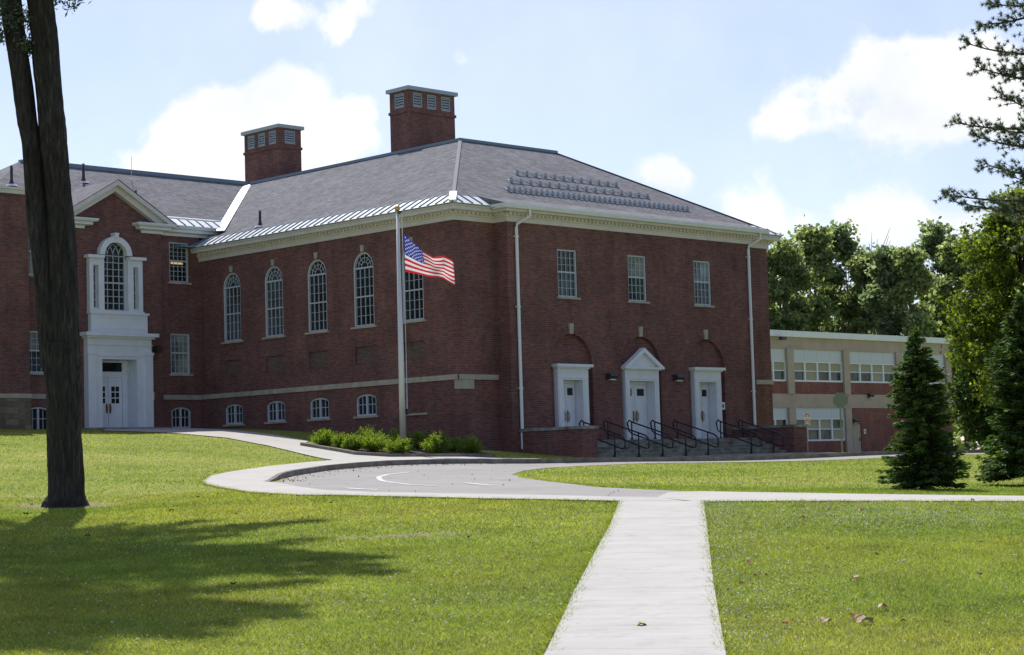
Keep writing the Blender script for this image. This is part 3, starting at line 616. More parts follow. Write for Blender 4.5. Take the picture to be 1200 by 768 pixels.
# string course and corner blocks
for q in (('L', XL, YP-.05, 67.25, 0, .05, 4.96, 5.15), ('F', YP, XL-.047, XB0-.003, 0, .05, 4.957, 5.147), ('F', YP, XB1+.9, XR+.05, 0, .05, 4.957, 5.147)):
    mb = MB(); fbox(mb, *q); mb.build('string_course', LIME, hall)
for q in (('F', YP, XL-.02, XL+.78, 0, .02, 4.62, 4.955), ('L', XL, YP+.001, YP+.17, 0, .017, 4.62, 4.953)):
    mb = MB(); fbox(mb, *q); mb.build('corner_stone', LIME, hall)
for i, c in enumerate(AW): arched_window(hall, 'L', XL, c-.6, c+.6, 7.26, 9.50, GLASSG if i in (0, 1) else GLASS)
for c in AW[:4]: basement_window(hall, 'L', XL, c-.59, c+.59, 3.85, 4.67)
for i, (a, b) in enumerate(WC): sash_window(hall, 'F', YB, a, b, 8.09, 9.90, 4, 3, 3, 9.04, GLASSG, GLASS if i == 0 else GLASSL)
# cornice: moulded eaves with dentils and gutter
outl = [(XL, 67.24), (XL, YP), (XB0, YP), (XB0, YB), (XB1, YB), (XB1, YP), (XR, YP), (XR, 82)]
mb = MB()
sweep(mb, outl, [(0, 10.76), (.06, 10.76), (.06, 10.92), (.11, 10.93), (.13, 11.0), (.13, 11.09), (.42, 11.09), (.42, 11.20), (.47, 11.24), (.47, 11.29), (0, 11.29)], side=-1)
mb.build('cornice', CREAM, hall)
def dentils(axis, P, u0, u1, sp=.21):
    n = int((u1-u0)/sp); st = (u1-u0)/n; pts_ = [(u0, 11.088)]
    for i in range(n):
        u = u0+(i+.25)*st; pts_ += [(u, 11.06), (u, 10.985), (u+st*.5, 10.985), (u+st*.5, 11.06)]
    pts_ += [(u1, 11.088)]; pts_[0] = (u0, 11.06); pts_[-1] = (u1, 11.06)
    m2 = MB(); up_ = [(u, 11.088) for u, z in pts_]
    k = len(pts_); V = [W3(axis, P, u, .24, z) for u, z in pts_]+[W3(axis, P, u, .24, z) for u, z in up_]+[W3(axis, P, u, .125, z) for u, z in pts_]+[W3(axis, P, u, .125, z) for u, z in up_]
    m2.add(V, [(i, i+1, k+i+1, k+i) for i in range(k-1)]+[(2*k+i, 3*k+i, 3*k+i+1, 2*k+i+1) for i in range(k-1)]+[(i, 2*k+i, 2*k+i+1, i+1) for i in range(k-1)]); m2.build('dentil_band', CREAM, hall, recalc=False)
dentils('L', XL, YP-.2, 67.0); dentils('F', YP, XL-.2, XB0-.25); dentils('F', YB, XB0-.1, XB1+.1); dentils('F', YP, XB1+.2, XR+.2); dentils('L', XB0, YB-.1, YP-.2)

mb = MB()
def off_path(p0, p1, od, z0, z1, t):
    pass
sweep(mb, [(XB0, YP-.48), (XB0, YB), (XB1, YB), (XB1, YP-.48)], [(.46, 11.19), (.56, 11.19), (.60, 11.30), (.60, 11.35), (.46, 11.35)], side=-1)
mb.build('gutter', WHITE, hall)
def downspout(bld, x, y, zb, xk=.32):
    mb = MB(); mb.tube([(x+xk, YB-.50, 11.2), (x+xk, YB-.50, 10.95), (x+.04, y, 10.68), (x, y, 10.5)], .05, 8)
    mb.tube([(x, y, 10.55), (x, y, zb+.12), (x+.05, y-.18, zb+.03)], .062, 8)
    for z in (4.6, 7.6, 10.2): mb.box(x-.08, x+.08, y-.05, y+.09, z, z+.04)
    mb.build('downspout', ALUM, bld, smooth=False)
downspout(hall, 49.86, YB-.09, 2.3); downspout(hall, 63.40, YB-.09, 2.4)
# roof
SL = .572; XE, YE, ZE = XL-.5, YP-.5, 11.30
AX, AY, ZR = 53.76, 57.70, 11.30+.572*6.8
XE2 = XR+.5; AX2 = XE2-6.8
def roofz_L(x): return ZE+SL*(x-XE)
mb = MB()
mb.add([(XE, YE, ZE), (AX, AY, ZR), (AX, 72.22, ZR), (48.34, 66.80, roofz_L(48.34)), (XE, 66.80, ZE)], [(0,1,2,3,4)])
mb.add([(XE, YE, ZE), (XE2, YE, ZE), (AX2, AY, ZR), (AX, AY, ZR)], [(0,1,2,3)])
mb.add([(XE2, YE, ZE), (XE2, 82.5, ZE), (AX2, 75.7, ZR), (AX2, AY, ZR)], [(0,1,2,3)])
mb.add([(XE2, 82.5, ZE), (46.96, 82.5, ZE), (AX, 75.7, ZR), (AX2, 75.7, ZR)], [(0,1,2,3)])
mb.add([(AX, AY, ZR), (AX2, AY, ZR), (AX2, 75.7, ZR), (AX, 75.7, ZR)], [(0,1,2,3)])
mb.add([(XB0-.58, YB-.58, 11.345), (XB1+.58, YB-.58, 11.345), (XB1+.58, YE+.9, ZE+SL*.9+.004), (XB0-.58, YE+.9, ZE+SL*.9+.004)], [(0,1,2,3)])
mb.add([(XB0-.58, YB-.58, 11.345), (XB0-.58, YE+.9, ZE+SL*.9+.004), (XB0-.58, YE, 11.2)], [(0,1,2)])
mb.add([(XB1+.58, YB-.58, 11.345), (XB1+.58, YE+.9, ZE+SL*.9+.004), (XB1+.58, YE, 11.2)], [(0,1,2)])
roof = mb.build('roof', SHING, hall)
# standing seam metal edge
t1 = .72
def edge_strip(mb, a0, a1, axis, lo0, lo1):
    """a0..a1 along the eave at the bottom, lo0..lo1 along the top"""
    if axis == 'L':
        q = [(XE-.03, a0, ZE+.0), (XE-.03, a1, ZE+.0), (XE+t1, lo1, ZE+SL*t1+.02), (XE+t1, lo0, ZE+SL*t1+.02)]
    else:
        q = [(a0, YE-.03, ZE+.0), (a1, YE-.03, ZE+.0), (lo1, YE+t1, ZE+SL*t1+.02), (lo0, YE+t1, ZE+SL*t1+.02)]
    mb.prism(q, (0, 0, .022), 0)
    n = max(1, int(abs(a1-a0)/.43))
    for i in range(n+1):
        a = a0+(a1-a0)*i/n; b = a
        if lo0 > a0: b = max(b, lo0) if a < lo0 else b
        k = 1.0
        if a < lo0: k = max(0.03, (a-a0)/(lo0-a0))
        if a > lo1 and a1 > lo1: k = max(.03, (a1-a)/(a1-lo1))
        e = (t1+.03)*k
        if axis == 'L': mb.prism([(XE-.04, a-.022, ZE+.02), (XE-.04, a+.022, ZE+.02), (XE-.04+e, a+.022, ZE+.02+SL*e), (XE-.04+e, a-.022, ZE+.02+SL*e)], (0, 0, .045), 1)
        else: mb.prism([(a-.022, YE-.04, ZE+.02), (a+.022, YE-.04, ZE+.02), (a+.022, YE-.04+e, ZE+.02+SL*e), (a-.022, YE-.04+e, ZE+.02+SL*e)], (0, 0, .045), 1)
mb = MB(); edge_strip(mb, XB1+.55, XE2, 'F', XB1+.55, XE2-t1); mb.build('metal_eave', [SEAMW, SEAMD], roof)
mb = MB(); edge_strip(mb, YE, 66.8, 'L', YE+t1, 66.8)
edge_strip(mb, XE, XB0-.55, 'F', XE+t1, XB0-.55)
# bright closing strip at the top edge
mb.prism([(XE+t1-.03, YE+t1, ZE+SL*t1+.03), (XE+t1+.05, YE+t1, ZE+SL*(t1+.08)), (XE+t1+.05, 66.8, ZE+SL*(t1+.08)), (XE+t1-.03, 66.8, ZE+SL*t1+.03)], (0, 0, .04), 0)
mb.prism([(XE+t1, YE+t1-.03, ZE+SL*t1+.03), (XE+t1, YE+t1+.05, ZE+SL*(t1+.08)), (XB0+.6, YE+t1+.05, ZE+SL*(t1+.08)), (XB0+.6, YE+t1-.03, ZE+SL*t1+.03)], (0, 0, .04), 0)
mb.build('metal_eave', [SEAMW, SEAMD], roof)
def flash(mb, a, b, wd, th, mi=0):
    a, b = Vector(a), Vector(b); d = (b-a).normalized(); s_ = d.cross(Vector((0,0,1))).normalized()*wd/2
    mb.prism([a-s_, a+s_, b+s_, b-s_], (0, 0, th), mi)
mb = MB(); flash(mb, (XE-.02, YE-.02, ZE+.03), (XE+.75, YE+.75, ZE+SL*.77+.05), .26, .07); tag(mb.build('hip_flashing', SEAMW, roof))
HIPM = mat('hip_shingle', (.25, .245, .26), .9, .1)
mb = MB(); flash(mb, (XE+.75, YE+.75, ZE+SL*.75+.0), (AX, AY, ZR), .14, .03); mb.build('hip_cap', HIPM, roof); mb = MB(); flash(mb, (XE2, YE, ZE), (AX2, AY, ZR), .16, .03); mb.build('hip_cap', HIPM, roof)
mb = MB(); mb.box(AX-.07, AX+.25, AY-.07, 72.1, ZR-.02, ZR+.10); mb.box(AX+.25, AX2+.07, AY-.07, AY+.25, ZR-.02, ZR+.10); mb.box(AX2-.25, AX2+.07, AY+.25, 75.7, ZR-.02, ZR+.10); mb.build('ridge_cap', RIDGE, roof)
mb = MB(); flash(mb, (48.0, 66.46, 12.02), (53.72, 72.18, 15.2), .36, .04); mb.build('valley_flashing', SEAMW, roof)
def vent_pipe(bld, x, y, z, h=.62, r_=.055):
    mb = MB(); mb.tube([(x, y, z-.15), (x, y, z+h)], r_, 10); mb.tube([(x, y, z-.12), (x, y, z+.16)], [r_*2.1, r_*1.2], 10); o = mb.build('vent_pipe', BLACK, bld, smooth=True)
    f2 = MB(); f2.tube([(x, y, z-.10), (x, y, z-.02)], [.26, .2], 10); f2.build('flashing', SEAMW, o)
vent_pipe(roof.parent, 48.07, 63.79, 11.97)
# snow guards: three rails with brackets on the front slope
def rz(y): return ZE+SL*(y-YE)
for (y, x0, x1, n, dy) in ((54.50, 53.75, 59.75, 12, 0), (53.58, 52.5, 60.65, 16, 0), (52.62, 51.4, 62.05, 36, .0)):
    mb = MB(); mb.tube([(x0, y-.03, rz(y)+.09), (x1, y-.03, rz(y)+.09)], .022, 6); mb.tube([(x0, y+.03, rz(y)+.15), (x1, y+.03, rz(y)+.15)], .022, 6); mb.build('snow_rail', GUARD, roof)
    for i in range(n):
        x = x0+.1+(x1-x0-.2)*i/(n-1); mb = MB(); mb.prism([(x-.05, y-.12, rz(y-.12)+.01), (x+.05, y-.12, rz(y-.12)+.01), (x+.05, y+.22, rz(y+.22)+.01), (x-.05, y+.22, rz(y+.22)+.01)], (0, 0, .02))
        mb.prism([(x-.012, y-.1, rz(y-.1)+.02), (x-.012, y+.1, rz(y+.1)+.02), (x-.012, y+.04, rz(y)+.2), (x-.012, y-.06, rz(y)+.19)], (.024, 0, 0)); mb.build('snow_guard', GUARD, roof)
# chimneys
def chimney(x0, y0, lx, ly, zt):
    mb = MB(); mb.box(x0, x0+lx, y0, y0+ly, 13.5, zt-1.12); mb.box(x0-.05, x0+lx+.05, y0-.05, y0+ly+.05, zt-1.12, zt-1.0)
    # open louvre stage: piers and lintel
    z0, z1 = zt-1.0, zt-.16; g = .10
    core = MB()
    mb.box(x0+.12, x0+lx-.12, y0+.12, y0+ly-.12, z0, z1)
    lou = []
    for axis in 'FL':
        L = lx if axis == 'F' else ly; s0 = x0 if axis == 'F' else y0; n = 3 if L > 2 else 1; pw = (.52 if n == 1 else .27)
        seg = (L-2*g)/n; 
        if n == 1: ww = .62
        else: ww = seg*.64
        edges = []
        for i in range(n): c = s0+g+seg*(i+.5); edges.append((c-ww/2, c+ww/2))
        for far in (0, 1):
            P = (y0 if axis == 'F' else x0) if not far else (y0+ly if axis == 'F' else x0+lx)
            cur = s0 if axis == 'F' else s0+.115
            end = s0+L if axis == 'F' else s0+L-.115
            for (a, b) in edges+[(end, end)]:
                q0, q1 = (P, P+.11) if not far else (P-.11, P)
                if axis == 'F': mb.box(cur, a, q0, q1, z0, z1)
                else: mb.box(q0, q1, cur, a, z0, z1)
                cur = b
            for (a, b) in edges:
                q0, q1 = (P, P+.11) if not far else (P-.11, P)
                if axis == 'F': mb.box(a, b, q0, q1, z0, z0+.12); mb.box(a, b, q0, q1, z1-.09, z1)
                else: mb.box(q0, q1, a, b, z0, z0+.12); mb.box(q0, q1, a, b, z1-.09, z1)
                if not far: lou.append((axis, P, a, b))
    ch = mb.build('chimney', BRICK, hall)
    for axis, P, a, b in lou:
        m2 = MB(); za, zb = z0+.12, z1-.09
        ring(m2, axis, P, rect(a, b, za, zb), rect(a+.04, b-.04, za+.04, zb-.04), -.08, -.01)
        for k in range(5):
            z = za+.05+(zb-za-.06)*k/5; sl_ = [W3(axis, P, a+.04, -.025, z), W3(axis, P, a+.04, -.065, z+.085), W3(axis, P, a+.04, -.075, z+.085), W3(axis, P, a+.04, -.035, z)]
            m2.prism(sl_, Vector(W3(axis, 0, b-.04, 0, 0))-Vector(W3(axis, 0, a+.04, 0, 0)))
        m2.build('louvre', CAPM, ch)
    m3 = MB(); m3.box(x0-.12, x0+lx+.12, y0-.12, y0+ly+.12, zt-.16, zt); m3.build('cap', CAPM, ch)
chimney(54.80, 62.00, 2.68, 1.25, 18.29); chimney(55.8, 72.45, 1.32, 2.72, 18.29)
# door surrounds
def hall_door(c, hw, pediment=False, ow=.53, dbl=False):
    """c centre, hw half outer width, ow half opening width"""
    P = YB; mb = MB(); zt = 4.96
    fbox(mb, 'F', P, c-hw, c-ow, -.155, .06, 2.62, zt); fbox(mb, 'F', P, c+ow, c+hw, -.155, .06, 2.62, zt)
    fbox(mb, 'F', P, c-hw, c+hw, -.155, .062, zt, 5.38)
    for s_ in (-1, 1): fbox(mb, 'F', P, c+s_*(hw-.04), c+s_*(ow+.07), .06, .085, 2.75, zt+.03)
    fbox(mb, 'F', P, c-hw+.04, c+hw-.04, .062, .085, 5.03, 5.07)
    if not pediment:
        fbox(mb, 'F', P, c-hw-.05, c+hw+.05, -.15, .13, 5.38, 5.44); fbox(mb, 'F', P, c-hw-.14, c+hw+.14, -.15, .22, 5.44, 5.55)
    else:
        fbox(mb, 'F', P, c-hw-.06, c+hw+.06, -.15, .14, 5.38, 5.42); fbox(mb, 'F', P, c-hw-.16, c+hw+.16, -.15, .24, 5.42, 5.50)
        w_ = hw+.16; fpoly(mb, 'F', P, [(c-w_+.1, 5.50), (c+w_-.1, 5.50), (c, 6.12)], -.15, .06)
        for s_ in (-1, 1): fpoly(mb, 'F', P, [(c+s_*w_, 5.50), (c+s_*(w_-.30), 5.502), (c, 6.08), (c, 6.26)], .0, .24 if s_ < 0 else .239)
    o = mb.build('door_surround', WHITE, hall)
    # panelled reveals
    m2 = MB()
    for s_ in (-1, 1):
        fbox(m2, 'F', P, c+s_*ow, c+s_*(ow+.05), -0.440, -.157, 2.62, zt)
        for k in range(3): fbox(m2, 'F', P, c+s_*(ow-.012), c+s_*ow, -0.370, -.22, 2.75+k*.74, 3.38+k*.74)
    fbox(m2, 'F', P, c-ow, c+ow, -0.440, -.157, zt-.002, zt+.05)
    fbox(m2, 'F', P, c-ow, c+ow, -0.480, -0.380, 4.86, zt-.004); tag(m2.build('door_reveal', WHITE, hall))
    leaves = [(c-ow+.01, c-.008), (c+.008, c+ow-.01)]
    for li, (a, b) in enumerate(leaves):
        d = MB(); fbox(d, 'F', P, a, b, -0.440, -0.390, 2.68, 4.855); w0 = b-a
        for (z0, z1) in ((2.85, 3.45), (3.55, 4.15)):
            ring(d, 'F', P, rect(a+w0*.16, b-w0*.16, z0, z1), rect(a+w0*.16+.03, b-w0*.16-.03, z0+.03, z1-.03), -0.390, -0.375)
        dd = d.build('door', WHITE, hall)
        g = MB(); fbox(g, 'F', P, a+w0*.22, b-w0*.22, -0.388, -0.380, 4.40, 4.68); g.build('pane', GLASS, dd)
        h_ = MB(); x = (b-.09) if li == 0 else (a+.09); h_.tube([(x, P+.32, 3.45), (x, P+.29, 3.5), (x, P+.29, 3.7), (x, P+.32, 3.75)], .018, 6); fbox(h_, 'F', P, x-.035, x+.035, -0.388, -0.372, 3.38, 3.82); h_.build('handle', BRASS, dd)
hall_door(DC[0], .83); hall_door(DC[1]-.02, .98, True, .72); hall_door(DC[2], .83)
# landing and steps between brick cheek walls
mb = MB(); x0, x1 = 50.653, 62.067
mb.box(x0, x1, 49.35, YB, 1.5, 2.66)
for k in range(4):
    zt_ = 2.66-.135*(k+1); mb.box(x0, x1, 49.35-.34*(k+1), 49.35-.34*k-.001, 1.5, zt_-.035); mb.box(x0+.001, x1-.001, 49.35-.34*(k+1)-.035, 49.35-.34*k-.002, zt_-.034, zt_)
mb.box(x0+.001, x1-.001, 49.31, 49.349, 2.62, 2.659)
for c, hw in zip(DC, (.8, .97, .8)): mb.box(c-hw*.67, c+hw*.67, YB+.001, YB+.7, 2.4, 2.665)
mb.build('steps', STEPC, hall)
for a, b in ((49.82, 50.65), (62.07, 62.92)):
    mb = MB(); mb.box(a, b, 47.6, YB-.001, 1.3, 3.02); ck = mb.build('cheek_wall', BRICK, hall)
    mb = MB(); mb.box(a-.05, b+.05, 47.53, YB-.004, 3.02, 3.13); mb.build('coping', STEPC, ck)
# lamps beside the doors, small plaque
def wall_lamp(bld, axis, P, u, z):
    mb = MB(); fpoly_ = [W3(axis, P, u-.2, .0, z+.1), W3(axis, P, u-.2, .26, z+.08), W3(axis, P, u-.2, .30, z-.02), W3(axis, P, u-.2, .20, z-.14), W3(axis, P, u-.2, .0, z-.16)]
    mb.prism(fpoly_, Vector(W3(axis, 0, .4, 0, 0))-Vector(W3(axis, 0, 0, 0, 0))); o = mb.build('wall_lamp', DARKM, bld)
    m2 = MB(); fbox(m2, axis, P, u-.16, u+.16, .05, .22, z-.175, z-.125); m2.build('lens', PANELW, o)
wall_lamp(hall, 'F', YB, 54.72, 5.14); wall_lamp(hall, 'F', YB, 58.62, 5.14)
def plaque(bld, axis, P, u, z):
    mb = MB(); fbox(mb, axis, P, u-.12, u+.12, .0, .02, z-.15, z+.15); o = mb.build('plaque', SIGNW, bld)
    m2 = MB(); fbox(m2, axis, P, u-.055, u+.055, .02, .024, z-.07, z+.07); m2.build('plaque_symbol', SIGNU, o)
plaque(hall, 'F', YB-.0, 61.42+.06, 4.0)

# ------------------------------------------------------------------ handrails: separate things
RX = [51.90, 53.20, 54.52, 55.84, 57.14, 59.76, 61.15]
RL = ['black steel stair handrail nearest the left brick cheek wall', 'black steel handrail just left of the pedimented middle door', 'black steel handrail directly before the pedimented middle door',
      'black steel handrail just right of the pedimented middle door', 'black steel handrail standing left of the right hand white door', 'black steel handrail directly before the right hand white door', 'black steel handrail nearest the right brick cheek wall']
for x, lb in zip(RX, RL):
    t = thing('handrail', (x, 47.9, 2.0), lb, 'handrail', 'black handrails on the entrance steps')
    def ry(y, h): return 2.28+(y-47.45)*.305+h
    top = [(x, 49.62, ry(49.62, .32)-.12), (x, 49.66, ry(49.62, .42)-.08), (x, 49.56, ry(49.55, .47)), (x, 49.40, ry(49.35, .45)), (x, 47.62, ry(47.62, .45)), (x, 47.46, ry(47.45, .39)), (x, 47.40, ry(47.42, .30))]
    mb = MB(); mb.tube(top, .030, 8); tag(mb.build('top_rail', BLACK, t, smooth=True))
    mb = MB(); mb.tube([(x, 49.62, ry(49.62, .32)-.125), (x, 49.58, ry(49.58, .05)), (x, 49.45, ry(49.45, 0)), (x, 47.58, ry(47.58, -.03)), (x, 47.43, ry(47.43, .02)), (x, 47.40, ry(47.42, .30))], .028, 8); mb.build('lower_rail', BLACK, t, smooth=True)
    for y, zb in ((47.92, 1.95), (49.44, 2.62)):
        mb = MB(); mb.tube([(x, y, zb), (x, y, ry(y, .44))], .028, 8); mb.tube([(x, y, zb), (x, y, zb+.09)], .06, 8); mb.build('post', BLACK, t, smooth=True)

# ================================================================== LEFT WING
YW, YV, YK = 67.25, 67.05, 66.6
wing = thing('brick_wing', (41, 72, 3.7), 'red brick school wing at left with white pedimented entrance bay and Palladian window', 'building')
ZV = 11.82; PC = 43.10
wl = MB()
winsR = [(45.95, 46.91, 9.85, 11.53), (45.95, 46.91, 6.02, 7.70)]; winsL = [(39.24, 40.20, 9.82, 11.53), (39.24, 40.20, 5.97, 7.62)]
facade(wl, 'F', YW, rect(45.43, XL, 2.5, ZV), [rect(*q) for q in winsR]+[arch_poly(45.95, 46.90, 3.77, 4.44, .2, 12)])
facade(wl, 'F', YW, rect(39.0, 40.77, 2.5, ZV), [rect(*q) for q in winsL]+[arch_poly(39.26, 40.22, 3.68, 4.44, .2, 12)])
facade(wl, 'F', YV, [(40.77, 2.5), (45.43, 2.5), (45.43, 12.0), (PC, 13.36), (40.77, 12.0)], [rect(42.28, 44.03, 3.6, 6.60), rect(41.95, 44.3, 8.5, 10.6), arch_poly(42.56, 43.64, 10.58, 10.70, n=16)], .2)
wl.add([(40.77, YV, 2.5), (40.77, YW, 2.5), (40.77, YW, 12), (40.77, YV, 12)], [(0,1,2,3)]); wl.add([(45.43, YV, 2.5), (45.43, YW, 2.5), (45.43, YW, 12), (45.43, YV, 12)], [(0,1,2,3)])
# tall end block with parapet
wl.box(30, 39.0, YK, 76, 5.05, 12.85)
for a, b, c_, d in ((30, YK+9.4, 39.0, YK+9.4),): pass
wl.add([(30, 79.3, 2.5), (XL, 79.3, 2.5), (XL, 79.3, 12), (30, 79.3, 12)], [(0,1,2,3)])
wl.build('wall', BRICK, wing, recalc=False)
mb = MB(); mb.box(29.97, 39.03, YK-.03, 76, 2.5, 4.95); mb.build('stone_base', STONEW, wing)
mb = MB(); mb.box(29.85, 39.12, YK-.14, 76.1, 12.85, 13.0); mb.box(29.8, 39.18, YK-.2, 76.15, 13.0, 13.1); mb.build('parapet_coping', CREAM, wing)
for q in (('F', YW, 45.44, XL-.06, 0, .05, 4.955, 5.145), ('F', YW, 39.0, 40.76, 0, .05, 4.955, 5.145), ('F', YK, 30, 39.06, 0, .06, 4.952, 5.12)):
    mb = MB(); fbox(mb, *q); mb.build('string_course', LIME, wing)
mb = MB(); fbox(mb, 'F', YW, 46.1, 46.7, -.118, -.112, 10.62, 10.70); WARM = bpy.data.materials.new('ceiling_lamp_glow'); WARM.use_nodes = True; q_ = WARM.node_tree.nodes['Principled BSDF']; q_.inputs['Base Color'].default_value = (.5, .4, .25, 1); q_.inputs['Emission Color'].default_value = (1, .72, .38, 1); q_.inputs['Emission Strength'].default_value = .35; lampbar = mb.build('ceiling_lamp', WARM, wing)
sash_window(wing, 'F', YW, *winsR[0], 4, 4, 4, 10.75); sash_window(wing, 'F', YW, *winsR[1], 4, 3, 3, 6.9, GLASSL, GLASSL)
sash_window(wing, 'F', YW, *winsL[0], 4, 4, 4, 10.75, GLASSL, GLASSL); sash_window(wing, 'F', YW, *winsL[1], 4, 3, 3, 6.85, GLASSG, GLASSL)
basement_window(wing, 'F', YW, 45.95, 46.90, 3.77, 4.64, s=False); basement_window(wing, 'F', YW, 39.26, 40.22, 3.68, 4.64, s=False)
# eaves
mb = MB()
prof = [(0, 11.78), (.06, 11.78), (.06, 11.88), (.14, 11.9), (.30, 11.92), (.30, 12.02), (.44, 12.05), (.48, 12.12), (.48, 12.16), (0, 12.16)]
sweep(mb, [(44.5, YV+.3), (44.5, YV), (45.43, YV), (45.43, YW), (48.3, YW)], prof, side=-1)
sweep(mb, [(39.02, YW), (40.77, YW), (40.77, YV), (41.7, YV), (41.7, YV+.3)], prof, side=-1)
mb.build('cornice', WHITE, wing)
mb = MB()
for s_ in (-1, 1):
    x_e = PC+s_*2.85; 
    fpoly(mb, 'F', YV, [(x_e, 12.10), (PC, 13.80), (PC, 13.60), (x_e-s_*.33, 12.10)], .0, .46 if s_ < 0 else .459)
    fpoly(mb, 'F', YV, [(x_e-s_*.30, 12.10), (PC, 13.62), (PC, 13.36), (x_e-s_*.75, 12.10)], .0, .26 if s_ < 0 else .259)
mb.build('pediment', CREAM, wing)
# roof
ZE2, YE2, YR = 12.16, 66.77, 72.2; ZR2 = 15.20
mb = MB()
zn = ZE2-.06+(ZR2-ZE2+.06)*(67.4-YE2)/(YR-YE2)
mb.add([(36.5, YE2, ZE2-.06), (40.5, YE2, ZE2-.06), (40.5, 67.4, zn), (45.7, 67.4, zn), (45.7, YE2, ZE2-.06), (48.40, YE2, ZE2-.06), (53.76, YR, ZR2), (41.9, YR, ZR2)], [(0,1,2,3,4,5,6,7)])
mb.add([(36.5, YE2, ZE2-.06), (41.9, YR, ZR2), (36.5, 77.6, ZE2-.06)], [(0,1,2)])
mb.add([(36.5, 77.6, ZE2-.06), (41.9, YR, ZR2), (53.76, YR, ZR2), (59, 77.6, ZE2-.06)], [(0,1,2,3)])
# cross gable behind the pediment
ga = ZE2+.02
for s_ in (-1, 1): mb.add([(PC+s_*2.9, YV-.48, 12.10), (PC, YV-.48, 13.83), (PC, 70.2, 13.83), (PC+s_*2.9, 67.2, 12.10)], [(0,1,2,3)])
wr = mb.build('roof', SHING, wing)
mb = MB(); mb.box(41.9, 53.7, YR-.12, YR+.12, ZR2-.05, ZR2+.07); mb.box(44.2, 53.69, YR-.121, YR+.121, ZR2+.071, ZR2+.12); mb.build('ridge_cap', RIDGE, wr)
for a0, a1 in ((46.0, 48.25), (39.05, 40.3)):
    mb = MB()
    mb.prism([(a0, YE2-.02, ZE2+.0), (a1, YE2-.02, ZE2), (a1+(.6 if a1 > 48 else 0), YE2+.62, ZE2+SL*.62+.02), (a0, YE2+.62, ZE2+SL*.62+.02)], (0, 0, .02), 0)
    n = max(2, int((a1-a0)/.40))
    for i in range(n+1):
        a = a0+(a1-a0)*i/n; mb.prism([(a-.02, YE2-.03, ZE2+.02), (a+.02, YE2-.03, ZE2+.02), (a+.02, YE2+.6, ZE2+.02+SL*.62), (a-.02, YE2+.6, ZE2+.02+SL*.62)], (0, 0, .045), 1)
    mb.prism([(a0, YE2+.60, ZE2+SL*.60+.04), (a1, YE2+.60, ZE2+SL*.60+.04), (a1+.5*(a1 > 48), YE2+.68, ZE2+SL*.68+.04), (a0, YE2+.68, ZE2+SL*.68+.04)], (0, 0, .04), 0)
    mb.build('metal_eave', [SEAMW, SEAMD], wr)
mb = MB(); mb.prism([(46.98, 66.9, 11.32), (48.0, 66.9, 11.9), (48.35, 67.2, 12.0), (46.98, 67.2, 11.4)], (0, 0, .05)); mb.box(46.2, 47.4, 66.75, 67.2, 11.30, 11.36); mb.build('gutter_return', RIDGE, wr)
vent_pipe(wing, 39.9, 69.4, 13.72, .75, .06); vent_pipe(wing, 44.05, 70.7, 14.35, .75, .06); vent_pipe(wing, 45.45, 68.9, 13.45, .4, .05)
mb = MB(); mb.tube([(46.9, 71.4, 14.8), (46.9, 71.4, 15.75)], .012, 6); mb.build('lightning_rod', ALUM, wing)
# entrance portal
P = YV; mb = MB()
for a, b in ((41.68, 42.34), (43.97, 44.68)):
    fbox(mb, 'F', P, a, b, -.02, .30, 3.62, 6.538)
fbox(mb, 'F', P, 41.68, 44.68, -.02, .30, 6.54, 7.38)
for a, b in ((41.66, 42.02), (44.32, 44.70)):
    fbox(mb, 'F', P, a, b, .30, .36, 3.74, 6.72); fbox(mb, 'F', P, a-.03, b+.03, .30, .39, 6.72, 6.83); fbox(mb, 'F', P, a-.03, b+.03, .30, .39, 3.62, 3.78)
fbox(mb, 'F', P, 42.14, 44.17, .30, .33, 6.66, 6.70)
fbox(mb, 'F', P, 41.66, 44.70, .30, .35, 7.10, 7.14)
fbox(mb, 'F', P, 41.60, 44.78, -.02, .42, 7.38, 7.46); fbox(mb, 'F', P, 41.50, 44.90, -.02, .54, 7.46, 7.60)
mb.build('portal', WHITE, wing)
mb = MB()
for s_, x in ((1, 42.34), (-1, 43.97)):
    fbox(mb, 'F', P, x-s_*.04, x, -0.430, -.021, 3.62, 6.54)
fbox(mb, 'F', P, 42.34, 43.97, -0.430, -.021, 6.541, 6.58); 
fbox(mb, 'F', P, 42.401, 43.719, -0.500, -0.400, 5.981, 6.08); fbox(mb, 'F', P, 42.341, 43.968, -0.500, -0.400, 6.451, 6.535); fbox(mb, 'F', P, 42.34, 42.40, -0.500, -0.400, 3.8, 6.45); fbox(mb, 'F', P, 43.72, 43.969, -0.500, -0.400, 3.8, 6.45); fbox(mb, 'F', P, 42.4, 43.72, -0.500, -0.400, 5.86, 5.98)
for k in range(5): fbox(mb, 'F', P, 43.955, 43.969, -.40, -.10, 3.9+k*.52, 4.33+k*.52)
mb.build('door_frame', WHITE, wing)
mb = MB(); fbox(mb, 'F', P, 42.4, 43.72, -0.470, -0.450, 6.08, 6.45); mb.build('transom_pane', GLASS, wing)
for li, (a, b) in enumerate(((42.41, 43.05), (43.07, 43.71))):
    d = MB(); fbox(d, 'F', P, a, b, -0.480, -0.430, 3.82, 5.855); dd = d.build('door', WHITE, wing)
    for i in range(2):
        for k in range(3):
            g = MB(); u = a+.14+i*.20; fbox(g, 'F', P, u, u+.16, -0.428, -0.422, 4.80+k*.24, 5.0+k*.24); g.build('pane', GLASS, dd)
    x = (b-.07) if li == 0 else (a+.07); h_ = MB(); h_.tube([(x, P+.40, 4.45), (x, P+.36, 4.5), (x, P+.36, 4.68), (x, P+.40, 4.73)], .02, 6); fbox(h_, 'F', P, x-.035, x+.035, -0.428, -0.415, 4.40, 4.78); h_.build('handle', BRASS, dd)
